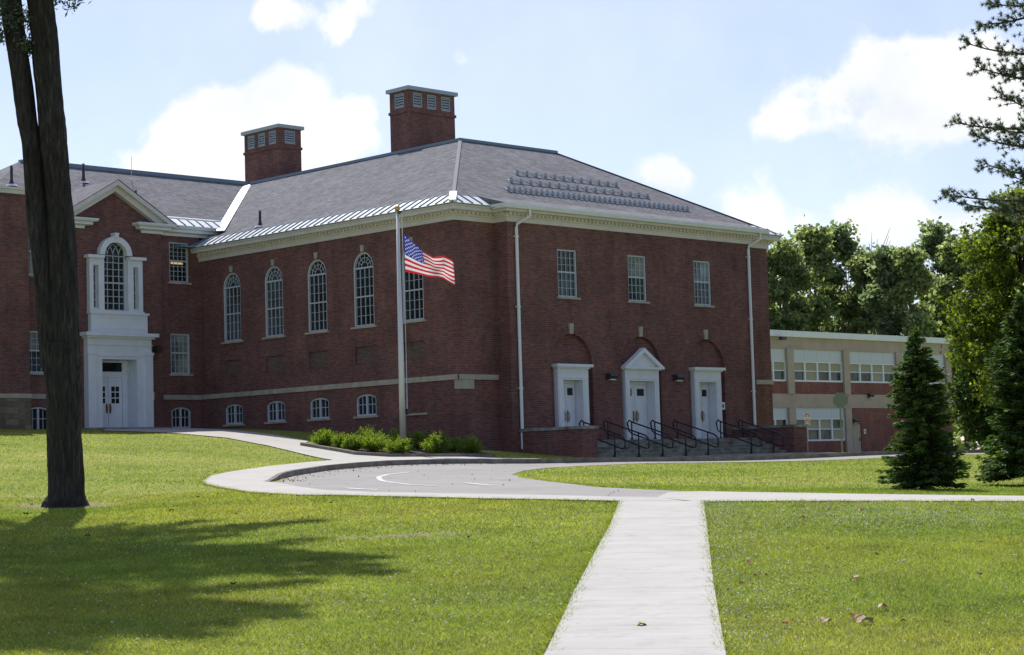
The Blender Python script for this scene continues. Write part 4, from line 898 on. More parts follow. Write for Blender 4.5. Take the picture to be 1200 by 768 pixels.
mb = MB(); mb.box(41.4, 45.0, 66.0, P-.01, 3.0, 3.78); mb.box(42.34, 43.97, P-.01, P+.8, 3.0, 3.79); mb.box(41.2, 45.4, 65.6, 66.0, 2.9, 3.65); mb.build('steps', STEPC, wing)
# panel and Palladian window above the portal
mb = MB(); fbox(mb, 'F', P, 41.90, 44.56, .0, .22, 7.60, 8.36); fbox(mb, 'F', P, 41.84, 44.62, .0, .28, 8.36, 8.44); fbox(mb, 'F', P, 42.05, 44.41, .22, .235, 7.78, 7.80); fbox(mb, 'F', P, 42.05, 44.41, .22, .235, 8.20, 8.22)
mb.build('apron_panel', WHITE, wing)
mb = MB()
for a, b in ((41.86, 42.04), (42.28, 42.54), (43.66, 43.92), (44.16, 44.36)): fbox(mb, 'F', P, a, b, -.1, .22, 8.44, 10.32)
for a, b in ((42.04, 42.28), (43.92, 44.16)): fbox(mb, 'F', P, a, b, -.1, .14, 8.44, 8.60)
fbox(mb, 'F', P, 41.86, 42.54, -.1, .22, 10.32, 10.60); fbox(mb, 'F', P, 43.66, 44.36, -.1, .22, 10.32, 10.60)
fbox(mb, 'F', P, 41.74, 42.50, -.05, .34, 10.60, 10.72); fbox(mb, 'F', P, 43.70, 44.48, -.05, .34, 10.60, 10.72)
O = arch_poly(42.34, 43.86, 10.45, 10.80, n=20); I = arch_poly(42.56, 43.64, 10.451, 10.74, n=20)
O = [(43.10+.76*math.cos(math.pi*i/20), 10.76+.76*math.sin(math.pi*i/20)) for i in range(21)]; I = [(43.10+.52*math.cos(math.pi*i/20), 10.76+.52*math.sin(math.pi*i/20)) for i in range(21)]
for i in range(20): fpoly(mb, 'F', P, [O[i], O[i+1], I[i+1], I[i]], -.1, .25)
fpoly(mb, 'F', P, [(43.03, 11.45), (43.17, 11.45), (43.21, 11.66), (42.99, 11.66)], .0, .32)
fbox(mb, 'F', P, 41.84, 44.4, -.1, .26, 8.435, 8.50)
pal = mb.build('palladian_window', WHITE, wing)
mb = MB(); u0, u1 = 42.56, 43.64
ring(mb, 'F', P, rect(u0-.02, u1+.02, 8.50, 10.76), rect(u0+.04, u1-.04, 8.57, 10.73), -.06, .02)
for i in (1, 2, 3): u = u0+(u1-u0)*i/4; fbox(mb, 'F', P, u-.013, u+.013, -.05, .0, 8.55, 10.75)
for k in range(1, 8):
    z = 8.55+k*(10.75-8.55)/8; h_ = .03 if k == 4 else .012; fbox(mb, 'F', P, u0+.04, u1-.04, -.052, -.002, z-h_, z+h_)
# interlaced tracery in the head: arcs
def arc(mb, cx, cz, r_, a0, a1, n=8, t=.012):
    pts_ = [(cx+(r_)*math.cos(a0+(a1-a0)*i/n), cz+r_*math.sin(a0+(a1-a0)*i/n)) for i in range(n+1)]
    for p, q in zip(pts_[:-1], pts_[1:]):
        if (p[0]-43.1)**2+(p[1]-10.76)**2 < .53**2 and (q[0]-43.1)**2+(q[1]-10.76)**2 < .53**2 and p[1] > 10.7:
            d = Vector((q[0]-p[0], q[1]-p[1])).normalized(); nn = (-d.y*t, d.x*t); fpoly(mb, 'F', P, [(p[0]+nn[0], p[1]+nn[1]), (q[0]+nn[0], q[1]+nn[1]), (q[0]-nn[0], q[1]-nn[1]), (p[0]-nn[0], p[1]-nn[1])], -.05, .0)
for k in range(5):
    uu = u0+(u1-u0)*k/4
    arc(mb, uu-.54, 10.76, .54, 0, math.pi*.5, 10); arc(mb, uu+.54, 10.76, .54, math.pi, math.pi*.5, 10)
mb.build('sash', WINW, pal)
pane(pal, 'F', P, arch_poly(u0-.02, u1+.02, 8.5, 10.76, .53), -.06, GLASS)
for a, b in ((42.04, 42.28), (43.92, 44.16)):
    mb = MB(); ring(mb, 'F', P, rect(a, b, 8.60, 10.32), rect(a+.03, b-.03, 8.63, 10.29), -.05, .03)
    for k in range(1, 5): z = 8.6+k*(1.72)/5; fbox(mb, 'F', P, a+.03, b-.03, -.04, .01, z-.012, z+.012)
    mb.build('sidelight', WHITE, pal); pane(pal, 'F', P, rect(a, b, 8.60, 10.32), -.05, GLASS)
mb = MB(); mb.tube([(45.05, P-.12, 7.02), (45.05, P-.34, 6.98)], .14, 12); mb.tube([(45.05, P+.0, 7.02), (45.05, P-.14, 7.02)], .10, 12); wlp = mb.build('wall_lamp', DARKM, wing)
plaque(wing, 'F', P, 44.85, 5.10)

# ================================================================== ANNEX
YA = 74.28
annex = thing('annex_building', (105, 80, 2.0), 'two storey flat roofed annex of brick and tan panels with wide window bands', 'building')
mb = MB(); zb = 1.0
PIL = [(96.36, 97.02), (102.23, 102.88), (108.1, 108.75), (113.95, 114.62)]
bays = [(90.2, 96.36), (97.02, 102.23), (102.88, 108.1), (108.75, 113.95)]
# tan frame, brick infill
tanb = MB()
fbox(tanb, 'F', YA, 88, 114.62, -.35, 0, 8.68, 9.44); fbox(tanb, 'F', YA, 88, 114.6, -.35, .002, 5.02, 5.89)
for a, b in PIL:
    fbox(tanb, 'F', YA, a, b, -.35, .12, 5.891, 8.72)
    if b < 103: fbox(tanb, 'F', YA, a, b, -.35, .12, 1.4, 5.018)
tanb.box(114.1, 114.62, YA+.352, 90, 1.0, 9.44)
for a, b in ((88, 114.1),): tanb.box(a, b, 89.6, 90, 1, 9.44)
tanb.build('wall', TAN, annex)
br_ = MB()
for i, (a, b) in enumerate(bays):
    fbox(br_, 'F', YA, a, b, -.35, -.03, 5.892, 6.66)
    if i < 2: fbox(br_, 'F', YA, a, b, -.35, -.03, 1.2, 2.93)
fbox(br_, 'F', YA, 102.88, 103.12, -.35, -.03, 1.2, 5.018); fbox(br_, 'F', YA, 103.12, 104.04, -.35, -.032, 4.0, 5.018); fbox(br_, 'F', YA, 104.04, 114.62, -.35, -.03, 1.2, 5.018)
br_.build('brick_infill', BRICKP, annex)
for lvl, (z0, z1, zp) in enumerate(((6.70, 7.92, 8.68), (2.96, 4.34, 5.018))):
    for i, (a, b) in enumerate(bays):
        if lvl == 1 and i > 1: continue
        pn = MB(); fbox(pn, 'F', YA, a, b, -.35, -.06, z1, zp-.002)
        for k in range(1, 4): u = a+(b-a)*k/4; fbox(pn, 'F', YA, u-.01, u+.01, -.06, -.05, z1+.05, zp-.05)
        pn.build('window_panel', PANELW, annex)
        n = 4 if i else 5; fr = .09; wd = (b-a)/n
        mb = MB(); ring(mb, 'F', YA, rect(a, b, z0-.04, z1), rect(a+fr, b-fr, z0+fr-.02, z1-fr*.6), -.22, -.04)
        for k in range(1, n): u = a+wd*k; fbox(mb, 'F', YA, u-.07, u+.07, -.2, -.045, z0+.04, z1-.04)
        fbox(mb, 'F', YA, a+fr, b-fr, -.19, -.06, (z0+z1)/2-.0, (z0+z1)/2+.06)
        wn_ = mb.build('window', WHITE, annex)
        for k in range(n):
            u = a+wd*k; dk = (i == 0 and lvl == 1)
            pane(wn_, 'F', YA, rect(u+.05, u+wd-.05, z0, (z0+z1)/2), -.15, GLASSG if (k*7+i*3+lvl) % 5 else BLIND); pane(wn_, 'F', YA, rect(u+.05, u+wd-.05, (z0+z1)/2, z1-.02), -.152, GLASS if dk else (BLIND if lvl == 0 or k % 3 else GLASSG))
mb = MB(); mb.box(87.8, 114.82, YA-.2, 90.1, 9.44, 9.82); mb.build('fascia', WHITE, annex)
mb = MB(); mb.box(88, 114.6, YA+.2, 90, 9.821, 9.86); mb.build('roof', SHING, annex)
mb = MB(); fbox(mb, 'F', YA, 103.12, 104.04, -.2, -.1, 1.5, 3.99); dd = mb.build('door', TAN, annex)
mb = MB(); fbox(mb, 'F', YA, 103.86, 103.92, -.1, -.05, 2.9, 3.1); mb.build('handle', DARKM, dd)
wall_lamp(annex, 'F', YA, 103.15, 4.2); wall_lamp(annex, 'F', YA, 105.0, 5.85)
plaque(annex, 'F', YA-.0, 104.35, 3.5)
mb = MB(); mb.tube([(96.0, YA-.0, 9.30), (95.6, YA-.5, 9.30)], .035, 6); mb.box(95.2, 95.62, YA-.7, YA-.42, 9.18, 9.38); mb.build('flood_lamp', DARKM, annex)

# ================================================================== FLAGPOLE AND FLAG
px_, py_ = 43.55, 50.0; zb = gz(px_, py_)
fp = thing('flagpole', (px_, py_, zb), 'tall tapered silver flagpole with a gilt ball rising from the shrub bed', 'flagpole')
ZT = 10.62
lean = Vector((.0, .0, 0))
mb = MB(); mb.tube([(px_, py_, zb-.1), (px_, py_, zb+3.0), (px_, py_, ZT)], [.115, .10, .05], 14); mb.build('pole', STEEL, fp, smooth=True)
mb = MB(); mb.tube([(px_, py_, zb-.02), (px_, py_, zb+.10)], [.22, .17], 14); mb.build('base_collar', STEEL, fp, smooth=True)
mb = MB()
for k in range(9):
    a = math.pi*k/8-math.pi/2
    pass
bmz = bmesh.new(); bmesh.ops.create_uvsphere(bmz, u_segments=14, v_segments=10, radius=.10); bmesh.ops.translate(bmz, verts=bmz.verts, vec=(0, 0, ZT+.10-zb)); mez = bpy.data.meshes.new('finial'); bmz.to_mesh(mez); bmz.free(); mez.materials.append(GOLD); link('finial', mez, fp)
mb = MB(); mb.box(px_-.03, px_+.1, py_-.1, py_+.03, ZT-.08, ZT+.0); mb.build('pulley', DARKM, fp)
mb = MB(); mb.tube([(px_+.08, py_-.10, ZT-.03), (px_+.12, py_-.13, 8.0), (px_+.12, py_-.13, zb+1.35)], .009, 5); mb.tube([(px_+.13, py_-.08, ZT-.03), (px_+.16, py_-.08, 6.0), (px_+.12, py_-.10, zb+1.35)], .009, 5); mb.build('halyard', PANELW, fp)
mb = MB(); mb.box(px_+.09, px_+.16, py_-.15, py_-.05, zb+1.25, zb+1.45); mb.build('cleat', DARKM, fp)

def flag_mats():
    a = mat('flag_red', (.52, .03, .045), .8, .1); b = mat('flag_white', (.72, .72, .74), .8, .1)
    for q in (a, b):
        pass
    mt = bpy.data.materials.new('flag_canton'); mt.use_nodes = True; t = mt.node_tree; bs = t.nodes['Principled BSDF']; bs.inputs['Roughness'].default_value = .8
    uv = NN(t, 'ShaderNodeUVMap'); s = NN(t, 'ShaderNodeSeparateXYZ'); t.links.new(uv.outputs[0], s.inputs[0])
    gx = MATH(t, 'MULTIPLY', s.outputs[0], 12.0); gy = MATH(t, 'MULTIPLY', s.outputs[1], 10.0)
    rx = MATH(t, 'ROUND', gx); ry_ = MATH(t, 'ROUND', gy)
    dx = MATH(t, 'MULTIPLY', MATH(t, 'SUBTRACT', gx, rx), .95); dy = MATH(t, 'SUBTRACT', gy, ry_)
    # five pointed star: radius changes with angle
    ang = MATH(t, 'ARCTAN2', dx, dy); rad = MATH(t, 'SQRT', MATH(t, 'ADD', MATH(t, 'MULTIPLY', dx, dx), MATH(t, 'MULTIPLY', dy, dy)))
    tri = MATH(t, 'PINGPONG', MATH(t, 'ADD', ang, math.pi), math.pi/5); lim = MATH(t, 'SUBTRACT', .50, MATH(t, 'MULTIPLY', tri, .48))
    star = MATH(t, 'LESS_THAN', rad, lim)
    par = MATH(t, 'COMPARE', MATH(t, 'FLOORED_MODULO', MATH(t, 'ADD', rx, ry_), 2.0), 0.0, .1)
    inx = MATH(t, 'MULTIPLY', MATH(t, 'GREATER_THAN', rx, .5), MATH(t, 'LESS_THAN', rx, 11.5)); iny = MATH(t, 'MULTIPLY', MATH(t, 'GREATER_THAN', ry_, .5), MATH(t, 'LESS_THAN', ry_, 9.5))
    f_ = MATH(t, 'MULTIPLY', MATH(t, 'MULTIPLY', star, par), MATH(t, 'MULTIPLY', inx, iny))
    t.links.new(MIX(t, f_, (.025, .045, .30), (.60, .60, .66)), bs.inputs['Base Color'])
    out = [a, b, mt]
    for q in out:
        t = q.node_tree; bs = t.nodes['Principled BSDF']; tr = NN(t, 'ShaderNodeBsdfTranslucent'); mx = NN(t, 'ShaderNodeMixShader'); mx.inputs[0].default_value = .5
        if bs.inputs['Base Color'].is_linked: t.links.new(bs.inputs['Base Color'].links[0].from_socket, tr.inputs[0])
        else: tr.inputs[0].default_value = bs.inputs['Base Color'].default_value
        t.links.new(bs.outputs[0], mx.inputs[1]); t.links.new(tr.outputs[0], mx.inputs[2]); t.links.new(mx.outputs[0], t.nodes['Material Output'].inputs[0])
    return out
# cloth: top and bottom edges of the wind-blown flag at real points in space
FT = [(0, (43.72, 49.88, 9.82)), (.2, (43.97, 49.72, 9.54)), (.4, (44.25, 49.55, 9.24)), (.6, (44.50, 49.32, 9.05)), (.8, (44.77, 49.08, 9.05)), (1, (45.02, 48.85, 8.82))]
FB = [(0, (43.74, 49.88, 8.52)), (.2, (44.05, 49.75, 8.46)), (.4, (44.35, 49.50, 8.38)), (.6, (44.62, 49.30, 8.30)), (.8, (44.84, 49.10, 8.25)), (1, (45.08, 48.84, 8.04))]
def lerp_tab(T, u):
    for (a, p), (b, q) in zip(T[:-1], T[1:]):
        if u <= b+1e-9: k = (u-a)/(b-a); k = k*k*(3-2*k)*.4+k*.6; return Vector(p).lerp(Vector(q), k)
    return Vector(T[-1][1])
nu, nv = 70, 52; verts = []; uvs = {}
for i in range(nu+1):
    for j in range(nv+1):
        u, v_ = i/nu, j/nv; p = lerp_tab(FB, u).lerp(lerp_tab(FT, u), v_)
        wv = math.sin(u*9.5+v_*2.6)*.10*u**.6 + math.sin(u*17-v_*5)*.045*u + .16*max(0, u-.75)*math.sin(v_*9)
        p = p+Vector((.62, .78, 0))*wv; p.z += .035*math.sin(u*11+v_*4)*u
        verts.append(p)
faces = []; mi = []
for i in range(nu):
    for j in range(nv):
        faces.append((i*(nv+1)+j, (i+1)*(nv+1)+j, (i+1)*(nv+1)+j+1, i*(nv+1)+j+1)); st = j//4
        mi.append(2 if (i < nu*.40 and st >= 6) else (0 if st % 2 == 0 else 1))
me = bpy.data.meshes.new('flag'); org = Vector((43.72, 49.88, 8.52)); me.from_pydata([tuple(p-org) for p in verts], [], faces)
for q in flag_mats(): me.materials.append(q)
me.polygons.foreach_set('material_index', mi); me.polygons.foreach_set('use_smooth', [True]*len(faces))
uvl = me.uv_layers.new(name='UVMap')
for pl in me.polygons:
    for li in pl.loop_indices:
        vi = me.loops[li].vertex_index; i, j = divmod(vi, nv+1); uvl.data[li].uv = (i/nu/.40, (j/nv-6/13)/(7/13))
flag = link('flag', me); flag.location = org; tag(flag, 'red, white and blue stars and stripes flag blowing from the silver pole', 'flag')

# ================================================================== SIGNS
t = thing('sign_post', (78.0, 56.9, 1.95), 'round backed traffic sign seen from behind on a steel post by the annex', 'sign')
mb = MB(); mb.box(77.97, 78.03, 56.88, 56.94, 1.8, 4.95); mb.build('post', SIGNB, t)
dv = Vector((math.sin(R(38)), math.cos(R(38)), 0)); sv = Vector((dv.y, -dv.x, 0)); c0 = Vector((77.95, 56.85, 4.6))
mb = MB(); mb.prism([c0+sv*.40*math.cos(R(22.5+45*k))+Vector((0,0,1))*.40*math.sin(R(22.5+45*k)) for k in range(8)], dv*.02); mb.build('sign_plate', SIGNB, t)
t = thing('parking_sign', (74.35, 56.22, 2.0), 'two small red and white signs on a thin post before the annex', 'sign')
mb = MB(); mb.box(74.33, 74.37, 56.21, 56.25, 1.9, 3.95); mb.build('post', SIGNB, t)
for k, z in enumerate((3.80, 3.50)):
    c0 = Vector((74.35, 56.19, z)); mb = MB(); fr_ = [c0+sv*a*.13+Vector((0,0,b*.135)) for a, b in ((-1,-1),(1,-1),(1,1),(-1,1))]; mb.prism(fr_, dv*.01); o = mb.build('sign_plate', SIGNW, t)
    m2 = MB(); c1 = c0-dv*.004
    for s_ in (-1, 1): m2.prism([c1+sv*.03*s_, c1+sv*.10*s_+Vector((0,0,.05)), c1+sv*.10*s_-Vector((0,0,.05))], -dv*.003)
    q = c1+Vector((0,0,.085)); m2.prism([q+sv*a*.09+Vector((0,0,b*.02)) for a, b in ((-1,-1),(1,-1),(1,1),(-1,1))], -dv*.003)
    m2.build('sign_marks', SIGNR, o)

# ================================================================== VEGETATION
def rand_unit(n):
    v_ = rng.normal(size=(n, 3)); return v_/np.linalg.norm(v_, axis=1)[:,None]
def leaf_quads(C, size, asp=1.5, flat=0.0, axis=None, jitter=.35):
    """one quad per centre; axis: preferred long direction"""
    n = len(C); size = size*(1+jitter*(rng.random(n)-.5)*2)
    if axis is None: a = rand_unit(n)
    else: a = axis+rand_unit(n)*.35; a /= np.linalg.norm(a, axis=1)[:,None]
    nrm = rand_unit(n); nrm[:,2] += flat; b = np.cross(nrm, a); b /= np.maximum(np.linalg.norm(b, axis=1), 1e-6)[:,None]
    a = a*(size*asp/2)[:,None]; b = b*(size/2)[:,None]
    V = np.empty((n, 4, 3)); V[:,0] = C-a; V[:,1] = C-b*1.0; V[:,2] = C+a; V[:,3] = C+b*1.0
    return V.reshape(-1, 3)
def curve_pts(a, b, sag, n=6):
    a, b = np.array(a, float), np.array(b, float); return [a+(b-a)*t+np.array([0, 0, sag*4*t*(1-t)]) for t in np.linspace(0, 1, n)]

def leafy_tree(name, x, y, h, rad, cb, label, cat, group, leafm, barkm, nclump=110, lpc=70, leaf=.3, trunk_r=.22, crown_pow=1.0, clump_r=None, z0=None, stems=1):
    z0 = gz(x, y) if z0 is None else z0
    t = thing(name, (x, y, z0), label, cat, group); clump_r = clump_r or rad*.24
    # clump centres: irregular crown made from several lobes
    lob = []
    nl = 9
    for k in range(nl):
        f_ = k/(nl-1); zz = z0+cb+(h-cb)*(.12+.74*f_); rr = rad*(.62*math.sin(math.pi*min(.95, .18+.72*f_))**crown_pow); a = k*2.4+rng.random()*1.2
        lob.append((x+rr*math.cos(a), y+rr*math.sin(a), zz, rad*(.40+.22*rng.random())*(1.0-.35*f_)))
    lob.append((x, y, z0+h-rad*.45, rad*.42)); lob = np.array(lob)
    ks = rng.integers(0, len(lob), nclump); d = rand_unit(nclump); rr = rng.random(nclump)**.45
    CC = lob[ks,:3]+d*(lob[ks,3]*rr)[:,None]; CC[:,2] = np.maximum(CC[:,2], z0+cb*.8)
    tr = MB()
    for s_ in range(stems):
        ox = (s_-(stems-1)/2)*.7; pts_ = [(x+ox*.4, y, z0-.2), (x+ox*.6, y+.1, z0+cb*.5), (x+ox+rng.normal()*.2, y+rng.normal()*.2, z0+cb+(h-cb)*.35), (x+ox*1.4+rng.normal()*.4, y+rng.normal()*.4, z0+h*.86)]
        tr.tube(pts_, [trunk_r*1.25, trunk_r, trunk_r*.6, trunk_r*.12], 8)
    nb = min(26, nclump//4); sel = rng.choice(nclump, nb, replace=False)
    for c in CC[sel]:
        zs = min(c[2]-.3, z0+cb*.75+(c[2]-z0-cb*.75)*.55); s_ = (x+rng.normal()*.08, y+rng.normal()*.08, zs)
        tr.tube(curve_pts(s_, c, .3, 5), [trunk_r*.34, trunk_r*.26, trunk_r*.18, trunk_r*.12, trunk_r*.05], 5)
    tr.build('trunk', barkm, t, smooth=True, recalc=False)
    L = np.repeat(CC, lpc, axis=0); cr = np.repeat(clump_r*(.6+.7*rng.random(nclump)), lpc)
    g = rng.normal(size=(len(L), 3))*.5; g[:,2] *= .62; L = L+g*cr[:,None]
    # droop outwards: lighter tip shoots reaching past the outline
    raw_mesh('crown', leaf_quads(L, leaf, 1.5, .55), 4, leafm, t, (x, y, z0))
    return t

def conifer(name, x, y, h, rad, label, cat, leafm, nwh=26, per=9, tw=.10, dens=60, z0=None, cb=.25, group=None, trunk_r=.09, seed=1, droop=.22):
    z0 = gz(x, y) if z0 is None else z0; t = thing(name, (x, y, z0), label, cat, group); rg = np.random.default_rng(seed)
    tr = MB(); tr.tube([(x, y, z0-.2), (x, y, z0+h*.5), (x, y, z0+h*.98)], [trunk_r*1.2, trunk_r*.65, trunk_r*.1], 8)
    Cs = []; As = []
    for k in range(nwh):
        f_ = (k+rg.random()*.8)/nwh; zc = z0+cb+(h-cb)*f_
        prof_ = (1-f_)**.60*(.86+.14*math.sin(f_*11+1)); 
        if f_ < .10: prof_ *= .80+f_*2
        for j in range(per if f_ < .8 else max(4, per//2)):
            a = rg.random()*2*math.pi; L = rad*prof_*(.52+.62*rg.random())+.04; dr = -droop*(1-f_)*L*(.5+rg.random())+.18*L*f_
            d = np.array([math.cos(a), math.sin(a), 0]); s_ = np.array([x, y, zc]); e = s_+d*L+np.array([0, 0, dr+.10*L])
            if L > .25: tr.tube(curve_pts(s_, e, -.05*L, 4), [trunk_r*.22, trunk_r*.16, trunk_r*.1, trunk_r*.03], 4)
            n = max(10, int(dens*L/rad*1.5)); tt = rg.random(n)**.75; side = rg.choice([-1, 1], n); lat = np.array([-d[1], d[0], 0]); wd = (1-tt*.75)*L*.30*rg.random(n)
            P_ = s_+np.outer(tt, e-s_)+np.outer(side*wd, lat); P_[:,2] += -.05*L*4*tt*(1-tt)-wd*.25+rg.normal(size=n)*.02*rad
            A_ = d*.8+np.outer(side, lat)*.7+np.array([0, 0, -.12]); Cs.append(P_); As.append(A_)
    # leader
    n = 40; zz = z0+h*(.90+.12*rg.random(n)); Cs.append(np.c_[np.full(n, x)+rg.normal(size=n)*.03*rad, np.full(n, y)+rg.normal(size=n)*.03*rad, zz]); As.append(np.tile([[0.1, 0, 1.]], (n, 1)))
    C_ = np.vstack(Cs); A_ = np.vstack(As); A_ /= np.linalg.norm(A_, axis=1)[:,None]
    tr.build('trunk', BARK, t, smooth=True, recalc=False)
    raw_mesh('crown', leaf_quads(C_, tw*.42, 3.4, .5, A_), 4, leafm, t, (x, y, z0)); return t

# background row beyond the annex
BG = [  # x, y, h, rad, crown base, cool, label
 (111.3,88.8,14.8,2.37,4.0,0,'mid green tree half hidden behind the right end of the brick hall'),
 (113.0,87.0,15.7,2.37,3.5,0,'green tree rising next to the hall eaves behind the annex'),
 (117.7,87.9,17.4,2.83,4.0,0,'tall rounded tree over the left end of the annex'),
 (122.5,88.7,17.7,2.77,5.0,1,'cool green tree with sky gaps low in its crown behind the annex'),
 (120.6,85.3,15.0,2.05,3.0,0,'shorter green tree at the dip in the row behind the annex'),
 (118.3,81.8,15.0,2.00,3.5,1,'narrow tree with grey trunk in the middle of the row'),
 (118.0,79.4,14.9,2.09,3.0,0,'green tree right of the row middle behind the annex'),
 (127.7,83.6,17.7,2.51,4.0,1,'tall pointed cool green tree at the right end of the row'),
 (125.6,80.2,16.3,2.31,3.0,0,'mid green tree just left of the bright maple top'),
 (129.3,79.3,17.0,3.25,2.0,0,'dark green tree standing behind the bright yellow green maple'),
]
for i, (x, y, h, rad, cb, cool, lb) in enumerate(BG):
    leafy_tree('deciduous_tree', x, y, h+.2, rad*1.05, cb, lb, 'tree', 'trees in a row behind the annex', LEAF_BG2 if cool else LEAF_BG, BARKG, 250, 58, .24, .15, clump_r=rad*.27, z0=2.0, stems=2 if i % 2 else 1)
# dark wood mass far behind, keeps the horizon closed
Cw = []
for i in range(260):
    a = R(rng.uniform(18, 86)); dd_ = rng.uniform(185, 225); x, y = dd_*math.sin(a), dd_*math.cos(a); hh = rng.uniform(8, 14); n = 150
    p = rng.normal(size=(n, 3))*np.array([2.8, 2.8, hh*.26])+np.array([x, y, 2+hh*.5]); Cw.append(p)
o = raw_mesh('distant_wood', leaf_quads(np.vstack(Cw), .9, 1.4, .4), 4, LEAF_BG); tag(o, 'far off belt of dark green woodland beyond the school', 'woodland', kind='stuff')
# bare dead treetop
t = thing('bare_tree', (124.1, 87.2, 2.0), 'bare leafless grey treetop poking above the middle of the tree row', 'tree'); mb = MB(); mb.tube([(124.1, 87.2, 1.8), (124.1, 87.2, 10), (124.0, 87.1, 18.3)], [.2, .14, .02], 6)
for k in range(26):
    z = rng.uniform(12.5, 17); a = rng.uniform(0, 6.28); L = rng.uniform(1.0, 3.2); mb.tube([(124.1, 87.2, z), (124.1+math.cos(a)*L*.5, 87.2+math.sin(a)*L*.5, z+.7*L*.6), (124.1+math.cos(a)*L*.8, 87.2+math.sin(a)*L*.8, z+L*.95)], [.035, .025, .012], 4)
mb.build('trunk', BARKG, t, recalc=False)
# bright maples at the right
leafy_tree('maple_tree', 129.2, 85.3, 14.1, 2.67, 1.5, 'light yellow green tree close behind the right end of the annex roof', 'tree', None, LEAF_BR, BARKG, 130, 90, .21, .12, clump_r=.75, z0=1.9)
leafy_tree('maple_tree', 67.9, 40.4, 11.1, 2.98, 2.0, 'big bright yellow green maple at the right edge of the view', 'tree', None, LEAF_BR, BARK, 330, 130, .115, .2, clump_r=.52, z0=1.3)
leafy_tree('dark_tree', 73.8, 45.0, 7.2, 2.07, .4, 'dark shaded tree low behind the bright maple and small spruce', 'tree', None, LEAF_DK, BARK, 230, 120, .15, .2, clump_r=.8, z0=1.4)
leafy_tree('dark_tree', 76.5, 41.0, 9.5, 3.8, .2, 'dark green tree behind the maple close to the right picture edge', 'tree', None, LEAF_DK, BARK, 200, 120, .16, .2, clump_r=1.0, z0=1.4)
leafy_tree('broad_tree', 62.5, 33.3, 11.0, 3.4, 2.6, 'leafy tree right of the maple with drooping dark lower boughs', 'tree', None, LEAF_BG, BARK, 230, 140, .11, .2, clump_r=.8, z0=1.1)
# spruces
conifer('spruce_tree', 34.9, 23.4, 3.42, 1.0, 'small dark green spruce standing alone on the lawn before the annex', 'tree', LEAF_SPR, 60, 9, .080, 110, cb=.20, trunk_r=.075, seed=3)
conifer('spruce_tree', 39.06, 23.4, 4.3, 1.28, 'taller dark spruce at the right edge beside the small spruce', 'tree', LEAF_SPR, 62, 9, .09, 110, cb=.28, trunk_r=.09, seed=5)

# shrubs in the bed
SH = [((42.32,52.70),.62,.40,'shrub nearest the sidewalk at the far left end of the bed'),
 ((42.01,51.35),.55,.34,'second shrub from the left end of the bed'),
 ((41.63,50.35),.55,.34,'third shrub from the left in the front row of the bed'),
 ((41.97,49.74),.62,.48,'broad shrub in the front row left of the flagpole'),
 ((43.2,51.3),.80,.42,'tall shrub behind the front row left of the flagpole'),
 ((42.30,48.75),.52,.42,'rounded shrub directly in front of the flagpole foot'),
 ((44.2,51.1),.66,.50,'dark shrub behind the flagpole'),
 ((44.9,50.6),.62,.32,'upright loose shrub just right of the flagpole'),
 ((43.78,48.55),.72,.44,'largest front shrub right of the flagpole'),
 ((45.16,49.17),.46,.30,'small dark shrub near the hall corner'),
 ((44.78,47.95),.60,.36,'last bright shrub at the right end of the bed')]
for (p, h, rad, lb) in SH:
    rad *= 1.18
    z0 = gz(*p)+.03; t = thing('shrub', (*p, z0), 'bright green '+lb if 'dark' not in lb else lb, 'shrub', 'green shrubs in the mulch bed')
    mb = MB(); n = 9
    for k in range(n):
        a = 2.4*k; mb.tube([(p[0], p[1], z0-.05), (p[0]+math.cos(a)*rad*.5, p[1]+math.sin(a)*rad*.5, z0+h*.6)], [.015, .006], 4)
    mb.build('stem', BARK, t, recalc=False)
    ns_ = 60; d = rand_unit(ns_); d[:,2] = np.abs(d[:,2])*.9+.15; tips = np.array([p[0], p[1], z0+h*.18])+d*np.array([rad, rad, h*.74])*(.72+.45*rng.random(ns_))[:,None]; base = np.array([p[0], p[1], z0+.03])
    L = 62; tt = rng.random((ns_, L))**.55; C_ = base+(tips-base)[:,None,:]*tt[...,None]+rng.normal(size=(ns_, L, 3))*.045; A_ = np.repeat(d[:,None,:], L, axis=1).reshape(-1, 3)+np.array([0, 0, .5]); A_ /= np.linalg.norm(A_, axis=1)[:,None]
    C_ = C_.reshape(-1, 3); C_[:,2] = np.maximum(C_[:,2], z0+.02); raw_mesh('foliage', leaf_quads(C_, .028, 2.4, .2, A_), 4, LEAF_SHR, t, (*p, z0))

# foreground twin trunk pine; its crown is above the frame and throws the shade on the lawn
TX, TY = 21.42, 35.21; TZ = gz(TX, TY)
pine = thing('twin_trunk_pine', (TX, TY, TZ), 'huge dark twin trunked pine on the left lawn', 'tree')
def bark_tube(mb, pts_, rad, n=26, sub=7, amp=.045, seed=0):
    rg = np.random.default_rng(seed); P_ = [Vector(p) for p in pts_]; out = []; rr = []
    for i in range(len(P_)-1):
        for k in range(sub):
            t_ = k/sub; out.append(P_[i].lerp(P_[i+1], t_)); rr.append(rad[i]+(rad[i+1]-rad[i])*t_)
    out.append(P_[-1]); rr.append(rad[-1]); ph = rg.random(n)*6.28; b = len(mb.v); vs = []
    for i, (p, r_) in enumerate(zip(out, rr)):
        for k in range(n):
            a = 2*math.pi*k/n; q = r_*(1+amp*math.sin(ph[k]+i*.5)+amp*.7*rg.normal()*.5+(.05 if k % 2 else -.03)); vs.append((p.x+q*math.cos(a), p.y+q*math.sin(a), p.z))
    mb.add(vs, [(i*n+k, i*n+(k+1)%n, (i+1)*n+(k+1)%n, (i+1)*n+k) for i in range(len(out)-1) for k in range(n)])
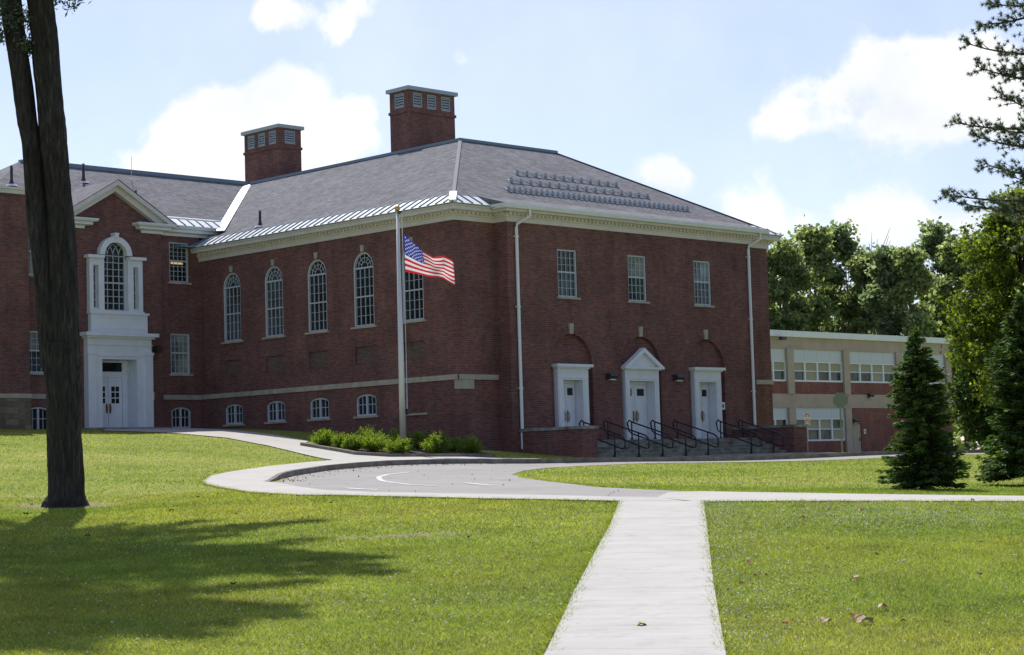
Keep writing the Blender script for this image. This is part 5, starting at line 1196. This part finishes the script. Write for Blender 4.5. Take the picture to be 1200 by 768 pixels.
BARKP = bpy.data.materials.new('furrowed_bark'); BARKP.use_nodes = True; t_ = BARKP.node_tree; b_ = t_.nodes['Principled BSDF']; b_.inputs['Roughness'].default_value = .95; b_.inputs['Specular IOR Level'].default_value = .1
g_ = NN(t_, 'ShaderNodeNewGeometry'); mp_ = NN(t_, 'ShaderNodeMapping'); mp_.inputs['Scale'].default_value = (14, 14, 2.4); t_.links.new(g_.outputs['Position'], mp_.inputs[0])
n_ = NN(t_, 'ShaderNodeTexNoise', Scale=1.0, Detail=9.0, Roughness=.7); t_.links.new(mp_.outputs[0], n_.inputs['Vector'])
t_.links.new(RAMP(t_, n_.outputs['Fac'], [(.35, (.020, .018, .019)), (.55, (.048, .043, .043)), (.72, (.105, .092, .085))]), b_.inputs['Base Color'])
bp_ = NN(t_, 'ShaderNodeBump', Strength=.9, Distance=.06); t_.links.new(n_.outputs['Fac'], bp_.inputs['Height']); t_.links.new(bp_.outputs[0], b_.inputs['Normal'])
mb = MB()
bark_tube(mb, [(21.42,35.21,TZ-.25),(21.42,35.21,TZ+.02),(21.41,35.19,TZ+.25),(21.36,35.12,2.43),(21.29,35.05,3.66),(21.2,35.05,4.5)], [.62,.47,.365,.335,.36,.36], seed=1)
bark_tube(mb, [(21.12,35.1,4.0),(20.98,35.16,5.78),(20.81,35.18,7.19),(20.68,35.15,8.59),(20.57,35.18,9.33),(20.41,35.21,10.53),(20.28,35.24,11.59),(20.0,35.4,15),(19.8,35.6,21),(19.7,35.7,26)], [.25,.235,.205,.195,.195,.205,.21,.17,.12,.03], seed=2)
bark_tube(mb, [(21.30,35.0,4.0),(21.24,34.9,5.77),(21.14,34.85,7.17),(21.01,34.83,8.58),(20.94,34.83,9.32),(20.83,34.81,10.51),(20.71,34.81,11.57),(20.5,34.6,15),(20.4,34.4,21),(20.3,34.3,28)], [.31,.29,.264,.264,.268,.26,.264,.2,.13,.03], seed=3)
tr = mb.build('trunk', BARKP, pine, smooth=True, recalc=False)
mb = MB(); Cs = []; As = []
fh3 = np.array([fh[0], fh[1], 0]); rh3 = np.array([rh[0], rh[1], 0])
def frame_y(p):   # height of a point above the top edge of the view (used to keep boughs clear of it)
    s_ = p[0]*rh[0]+p[1]*rh[1]; d_ = p[0]*fh[0]+p[1]*fh[1]; return (p[2]-EYE)/max(d_, 1)
rgp = np.random.default_rng(21)
for k in range(118):
    z = rgp.uniform(11.9, 29.5); f_ = min(1.0, (z-11.5)/17.0); a = rgp.uniform(0, 2*math.pi); st = np.array([20.5, 35.0, z]) if k % 2 else np.array([20.0, 35.4, z])
    L = (5.4*(1-f_)**.5+1.5)*rgp.uniform(.45, 1.08); d = np.array([math.cos(a), math.sin(a), 0]); L *= 1-.08*max(0, d@rh3); e = st+d*L+np.array([0, 0, rgp.uniform(-.3, .9)])
    if (min(e[2], z)-EYE) < .262*(e[:2]@fh): continue
    mb.tube(curve_pts(st, e, .15*L*.4, 5), [.07, .055, .04, .03, .012], 5)
    n = int(75*L); tt = rgp.random(n)**.6; lat = np.array([-d[1], d[0], 0]); sd2 = rgp.choice([-1, 1], n); wd = L*.26*(1.05-tt)*rgp.random(n)+.08
    P_ = st+np.outer(tt, e-st)+np.outer(sd2*wd, lat); P_[:,2] += .24*L*tt*(1-tt)+rgp.normal(size=n)*.10
    ok_ = (tt > .16); Cs.append(P_[ok_]); As.append((d*.6+np.outer(sd2, lat)*.6+np.array([0, 0, .2]))[ok_])
C_ = np.vstack(Cs); A_ = np.vstack(As); A_ /= np.linalg.norm(A_, axis=1)[:,None]
hi = (C_[:,2]-EYE) > .258*(C_[:,:2]@fh); C_, A_ = C_[hi], A_[hi]     # the lowest boughs carry no needles
# a few short tufts round the stems at the very bottom of the crown
tb = []
for (x, y, z, r_) in ((20.0,35.2,11.3,.35),(20.45,35.1,11.15,.28),(20.5,35.0,10.6,.18),(21.15,34.5,11.75,.38),(21.35,34.4,11.95,.32),(19.9,35.3,10.8,.22)):
    tb.append(np.array([x, y, z])+rgp.normal(size=(330, 3))*r_*.5)
tb = np.vstack(tb); C_ = np.vstack([C_, tb]); A_ = np.vstack([A_, rand_unit(len(tb))])
mb.build('limb', BARK, pine, recalc=False)
sz_ = np.full(len(C_), .13); sz_[-len(tb):] = .045
raw_mesh('crown', leaf_quads(C_, sz_, 2.6, .8, A_), 4, LEAF_PINE, pine, (TX, TY, TZ))

# pine reaching in from the right edge
px2, py2 = 29.3, 16.0; pz2 = gz(px2, py2)
p2 = thing('pine_tree', (px2, py2, pz2), 'tall pine at the right edge whose tufted boughs reach across the sky', 'tree')
mb = MB(); mb.tube([(px2, py2, pz2-.2), (px2, py2, 6), (px2-.1, py2, 14)], [.26, .2, .06], 12); mb.build('trunk', BARK, p2, smooth=True, recalc=False)
mb = MB(); tuft = []
BR = [((27.70,17.05,8.72),9.6),((27.56,17.22,8.40),8.6),((27.67,17.15,8.03),8.1),((27.40,17.51,7.13),7.4),((27.75,17.3,6.9),7.0),((27.39,17.66,5.95),6.2),((27.42,17.60,5.83),5.95),((27.77,17.22,6.45),6.5),
      ((27.95,17.0,9.1),9.6),((28.1,16.9,8.0),8.6),((28.0,16.9,7.55),7.4),((28.05,17.0,7.0),7.4),((28.05,17.0,5.7),5.8),((28.2,16.9,6.2),6.5)]
for (e, zs) in BR:
    e = np.array(e); s_ = np.array([px2, py2, zs-.2]); cp = curve_pts(s_, e, -.16, 8); mb.tube(cp, [.045,.04,.034,.028,.022,.017,.012,.006], 6)
    ax = (e-s_)/np.linalg.norm(e-s_); lat = np.cross(ax, (0, 0, 1))
    for k in range(30):
        t_ = .30+.70*rgp.random()**.8; i = min(6, int(t_*7)); q = cp[i]+(cp[i+1]-cp[i])*(t_*7-i); ln = rgp.uniform(.10, .46)*(1.1-t_*.55); w_ = (ax*.55+lat*rgp.choice([-1, 1])*rgp.uniform(.2, 1)+np.array([0, 0, rgp.uniform(-.35, .75)])); w_ /= np.linalg.norm(w_); r2 = q+w_*ln
        mb.tube([q, r2], [.009, .004], 4); tuft.append((r2, w_)); tuft.append((q+w_*ln*.55, w_))
    tuft.append((e, ax))
for k in range(620):       # denser mass close to the trunk, outside the left of the tree the sky shows through
    a = rgp.random(); z = rgp.uniform(5.0, 9.8); s_ = rgp.uniform(.2, 1.6)*(.5+.5*math.sin(z*2.1)**2); q = np.array([px2, py2, z])+np.array([-.72, .70, 0])*s_+rgp.uniform(-1, 1, 3)*np.array([.22, .22, .2]); tuft.append((q, rand_unit(1)[0]))
mb.build('limb', BARK, p2, recalc=False)
nv_ = []
for (c, ax) in tuft:
    n = 44; d = rand_unit(n)+np.asarray(ax)*.8; d /= np.linalg.norm(d, axis=1)[:,None]; ln = .078*(.5+.8*rgp.random(n)); tip = c+d*ln[:,None]; sdv = np.cross(d, rand_unit(n)); sdv /= np.linalg.norm(sdv, axis=1)[:,None]; sdv *= .0050
    V = np.stack([c-sdv, c+sdv, tip], axis=1); nv_.append(V.reshape(-1, 3))
raw_mesh('crown', np.vstack(nv_), 3, LEAF_PINE, p2, (px2, py2, pz2))

# ================================================================== GRASS, CLOVER, LEAVES
NOGRASS = [PATH_L+PATH_R, LAWN_E+RIGHT_N[1:]+[(31.9,-6)]+MED_L[::-1]+[(36.5,37.5)]+MED_U+[(90,48)]+[(49,50)]]
WALK_OUT = LAWN_E[9:]+[(26.6,22.7)]+RIGHT_N+[(33.6,-6)]+MED_L[::-1][1:]+MED_U+[(90,41)]+KERBL[::-1]+[(28.0,37.5),(30.19,39.9),(34,42.9),(37.9,44.8),(44,45.2),(44,46.4),(46,49),(44,56),(45,66),(40,66),(41.3,60.3)]+LAWN_E[:9]
def scatter(n, d0, d1, spread=.285, pw=1.0):
    d = np.sqrt(d0**2+(d1**2-d0**2)*rng.random(n)**pw); s_ = (rng.random(n)*2-1)*spread*d; return np.outer(d, fh)+np.outer(s_, rh)
def keep(P, m=.0):
    k = ~inpoly(P, NOGRASS[0]); ds1, _, _ = seg_dist(P, PATH_L+PATH_R); k &= ~((ds1 < m) & False)
    k &= ~inpoly(P, WALK_OUT_A) & ~inpoly(P, WALK_OUT_B); k &= ~((P[:,0] > 45.5) & (P[:,1] > 49.5)); return P[k]
WALK_OUT_A = LAWN_E[9:]+[(26.7,22.7)]+RIGHT_N[:]+[(33.5,-6)]+MED_L[::-1][1:]+[(36.44,37.43)]+MED_U+[(90,41)]+KERBL[::-1]
WALK_OUT_B = LAWN_E[:10]+[(27.5,37.5),(28.08,37.14)]+KERBL[1:9]+[(44.6,46.4),(46.2,49),(45.4,51),(44.0,55.4),(44.8,66),(40,66),(41.3,60.3)]
def thin(P):
    k = np.ones(len(P), bool)
    for wx, wy, wr in WORN: d_ = np.hypot(P[:,0]-wx, P[:,1]-wy)/wr; k &= rng.random(len(P)) < np.clip(d_*1.1-.25, .12, 1)
    return P[k]
def blades(P, h, wd, lean=.5):
    P = thin(P)
    n = len(P); z = tz(P); a = rng.random(n)*2*math.pi; hh = h*(.55+.75*rng.random(n)); ww = wd*(.7+.6*rng.random(n)); ln = rng.normal(size=(n, 2))*lean*hh[:,None]
    B = np.c_[P, z-.01]; s_ = np.c_[np.cos(a)*ww, np.sin(a)*ww, np.zeros(n)]; T = B+np.c_[ln, hh]
    return np.stack([B-s_, B+s_, T], axis=1).reshape(-1, 3)
gr = [blades(keep(scatter(330000, 14.5, 27)), .045, .0050, .8), blades(keep(scatter(230000, 27, 42)), .050, .0085, .8), blades(keep(scatter(130000, 42, 74, .30)), .050, .013, .8)]
# ragged fringe along the paving
fr_pts = []
for L in (PATH_L[:5], PATH_R[2:], LAWN_E[9:], RIGHT_N[:5], MED_L[1:9]):
    L = np.array(L)
    for a, b in zip(L[:-1], L[1:]):
        n = int(np.hypot(*(b-a))*200); t_ = rng.random(n)[:,None]; fr_pts.append(a+(b-a)*t_+rng.normal(size=(n, 2))*.020*(.4+rng.random((n, 1))*1.6))
gr.append(blades(np.vstack(fr_pts), .065, .007, .9))
o = raw_mesh('grass', np.vstack(gr), 3, GRASSM); tag(o, 'short mown green grass covering the lawns', 'grass', kind='stuff')
# clover and weed leaves lying flat in the turf catch the sun
Pw = keep(np.vstack([scatter(60000, 15, 34), np.array([25.0, 17.6])+rng.normal(size=(9000, 2))*1.6, np.array([17.0, 13.6])+rng.normal(size=(7000, 2))*1.1]))
pn_ = np.sin(Pw[:,0]*1.7+Pw[:,1]*.6)+np.sin(Pw[:,1]*2.3-Pw[:,0]*.9)+rng.normal(size=len(Pw))*.8; Pw = Pw[pn_ > .1]
WEED = leaf_mat('weed_leaves', (.14, .21, .045), (.36, .41, .12), (1.5, 1.5, .6), .35)
o = raw_mesh('ground_cover', leaf_quads(np.c_[Pw, tz(Pw)+.032], .017, 1.2, 2.2), 4, WEED); tag(o, 'low clover and weed leaves mixed into the mown grass', 'ground cover', kind='stuff')
# white clover heads
cl_ = []
def patch(cx, cy, r_, n): cl_.append(np.array([cx, cy])+rng.normal(size=(n, 2))*r_*.5)
pr = np.array(PATH_R[2:]); 
for a, b in zip(pr[:-1], pr[1:]):
    n = int(np.hypot(*(b-a))*70); t_ = rng.random(n)[:,None]; nn = np.array([.76, -.65]); cl_.append(a+(b-a)*t_+nn*np.abs(rng.normal(size=(n, 1)))*.55)
patch(25.6,18.2,2.4,900); patch(24.6,16.6,2.2,700); patch(22.6,20.3,2.0,250); patch(13.6,15.2,2.0,220); patch(16.5,18.0,1.6,120)
cl_.append(scatter(1500, 15, 34))
Pc = keep(np.vstack(cl_)); zc = tz(Pc)+.045; n = len(Pc)
Cc = np.c_[Pc, zc]; V = np.vstack([leaf_quads(Cc+rng.normal(size=(n,3))*.003, .016, 1.0, 1.5) for _ in range(3)])
o = raw_mesh('clover_flowers', V, 4, CLOVER); tag(o, 'tiny white clover heads dotted through the grass', 'clover', kind='stuff')

LFM = [mat('dry_leaf_pale', (.50, .36, .26), .7, .2), mat('dry_leaf_brown', (.26, .12, .06), .7, .2), mat('dry_leaf_red', (.34, .07, .03), .7, .2), mat('dry_leaf_dark', (.05, .035, .025), .8, .1)]
def fallen(x, y, s_, mi, label, group, lift=.045, rg=random.Random(1)):
    z = gz(x, y)+lift; a0 = rg.random()*6.28; n = 12; vs = [(0, 0, .012)]
    for k in range(n):
        a = 2*math.pi*k/n; r_ = s_*(.5+.5*abs(math.cos(a*2.5)))*(.8+.4*rg.random()); vs.append((r_*math.cos(a+a0)*1.25, r_*math.sin(a+a0), .35*s_*math.sin(a*2+a0)+.02*rg.random()))
    vs += [(p[0]*.98, p[1]*.98, p[2]-.004) for p in vs]; m_ = n+1
    fs = [(0, 1+k, 1+(k+1)%n) for k in range(n)]+[(m_, m_+1+(k+1)%n, m_+1+k) for k in range(n)]+[(1+k, m_+1+k, m_+1+(k+1)%n, 1+(k+1)%n) for k in range(n)]
    me = bpy.data.meshes.new('fallen_leaf'); me.from_pydata(vs, [], fs); me.materials.append(LFM[mi]); o = link('fallen_leaf', me); o.location = (x, y, z); tag(o, label, 'leaf', group)
fallen(14.95,10.72,.085,0,'large curled pale brown leaf lying on the right lawn near the bottom edge',None)
fallen(15.12,10.96,.055,1,'brown leaf just behind the large curled pale leaf',None)
fallen(14.72,11.0,.055,0,'narrow pale brown leaf left of the large curled leaf',None)
fallen(17.81,12.9,.05,0,'pale pinkish leaf alone in the middle of the right lawn',None)
fallen(15.89,11.19,.05,0,'small pale leaf with dark side behind the large curled leaf',None)
fallen(23.88,18.22,.05,2,'small red brown leaf near the top of the right lawn',None)
LFM.append(mat('green_leaf', (.22, .30, .05), .6, .2))
fallen(13.55,12.25,.05,4,'small greenish leaf lying on the concrete path',None,.04)
rgl = np.random.default_rng(5)
P_ = keep(np.vstack([np.outer(np.array([d]), fh)+np.outer(np.array([s_]), rh) for d, s_ in zip(rgl.uniform(17, 33, 46), rgl.uniform(.03, .27, 46)*rgl.uniform(17, 33, 46))]))
for i, (x, y) in enumerate(P_): fallen(float(x), float(y), float(rgl.uniform(.018, .036)), int(rgl.choice([0, 1, 1, 2])), 'small dry brown leaf lying in the right lawn', 'small dry leaves on the right lawn')
P_ = keep(scatter(60, 17, 44)); P_ = P_[(P_@rh) < .02*(P_@fh)][:34]
for i, (x, y) in enumerate(P_): fallen(float(x), float(y), float(rgl.uniform(.02, .045)), int(rgl.choice([1, 1, 3, 3, 0])), 'small dry leaf lying in the left lawn', 'small dry leaves on the left lawn')
# leaf litter blown against the kerb: uncountable specks
kk = np.array(KERBL[:8]); lt = []
for a, b in zip(kk[:-1], kk[1:]):
    n = int(np.hypot(*(b-a))*15); t_ = rng.random(n)[:,None]; lt.append(a+(b-a)*t_+np.array([.35, -.65])*np.abs(rng.normal(size=(n, 1)))*.55)
lt.append(np.outer(rng.uniform(34, 58, 60), fh)+np.outer(rng.uniform(-5, 3, 60), rh)); lt = np.vstack(lt); lt = lt[inpoly(lt, drive_poly)]
o = raw_mesh('leaf_litter', leaf_quads(np.c_[lt, tz(lt)+.03], .038, 1.4, 2.0), 4, RUST); tag(o, 'brown leaf litter along the foot of the drive kerb', 'leaf litter', kind='stuff')
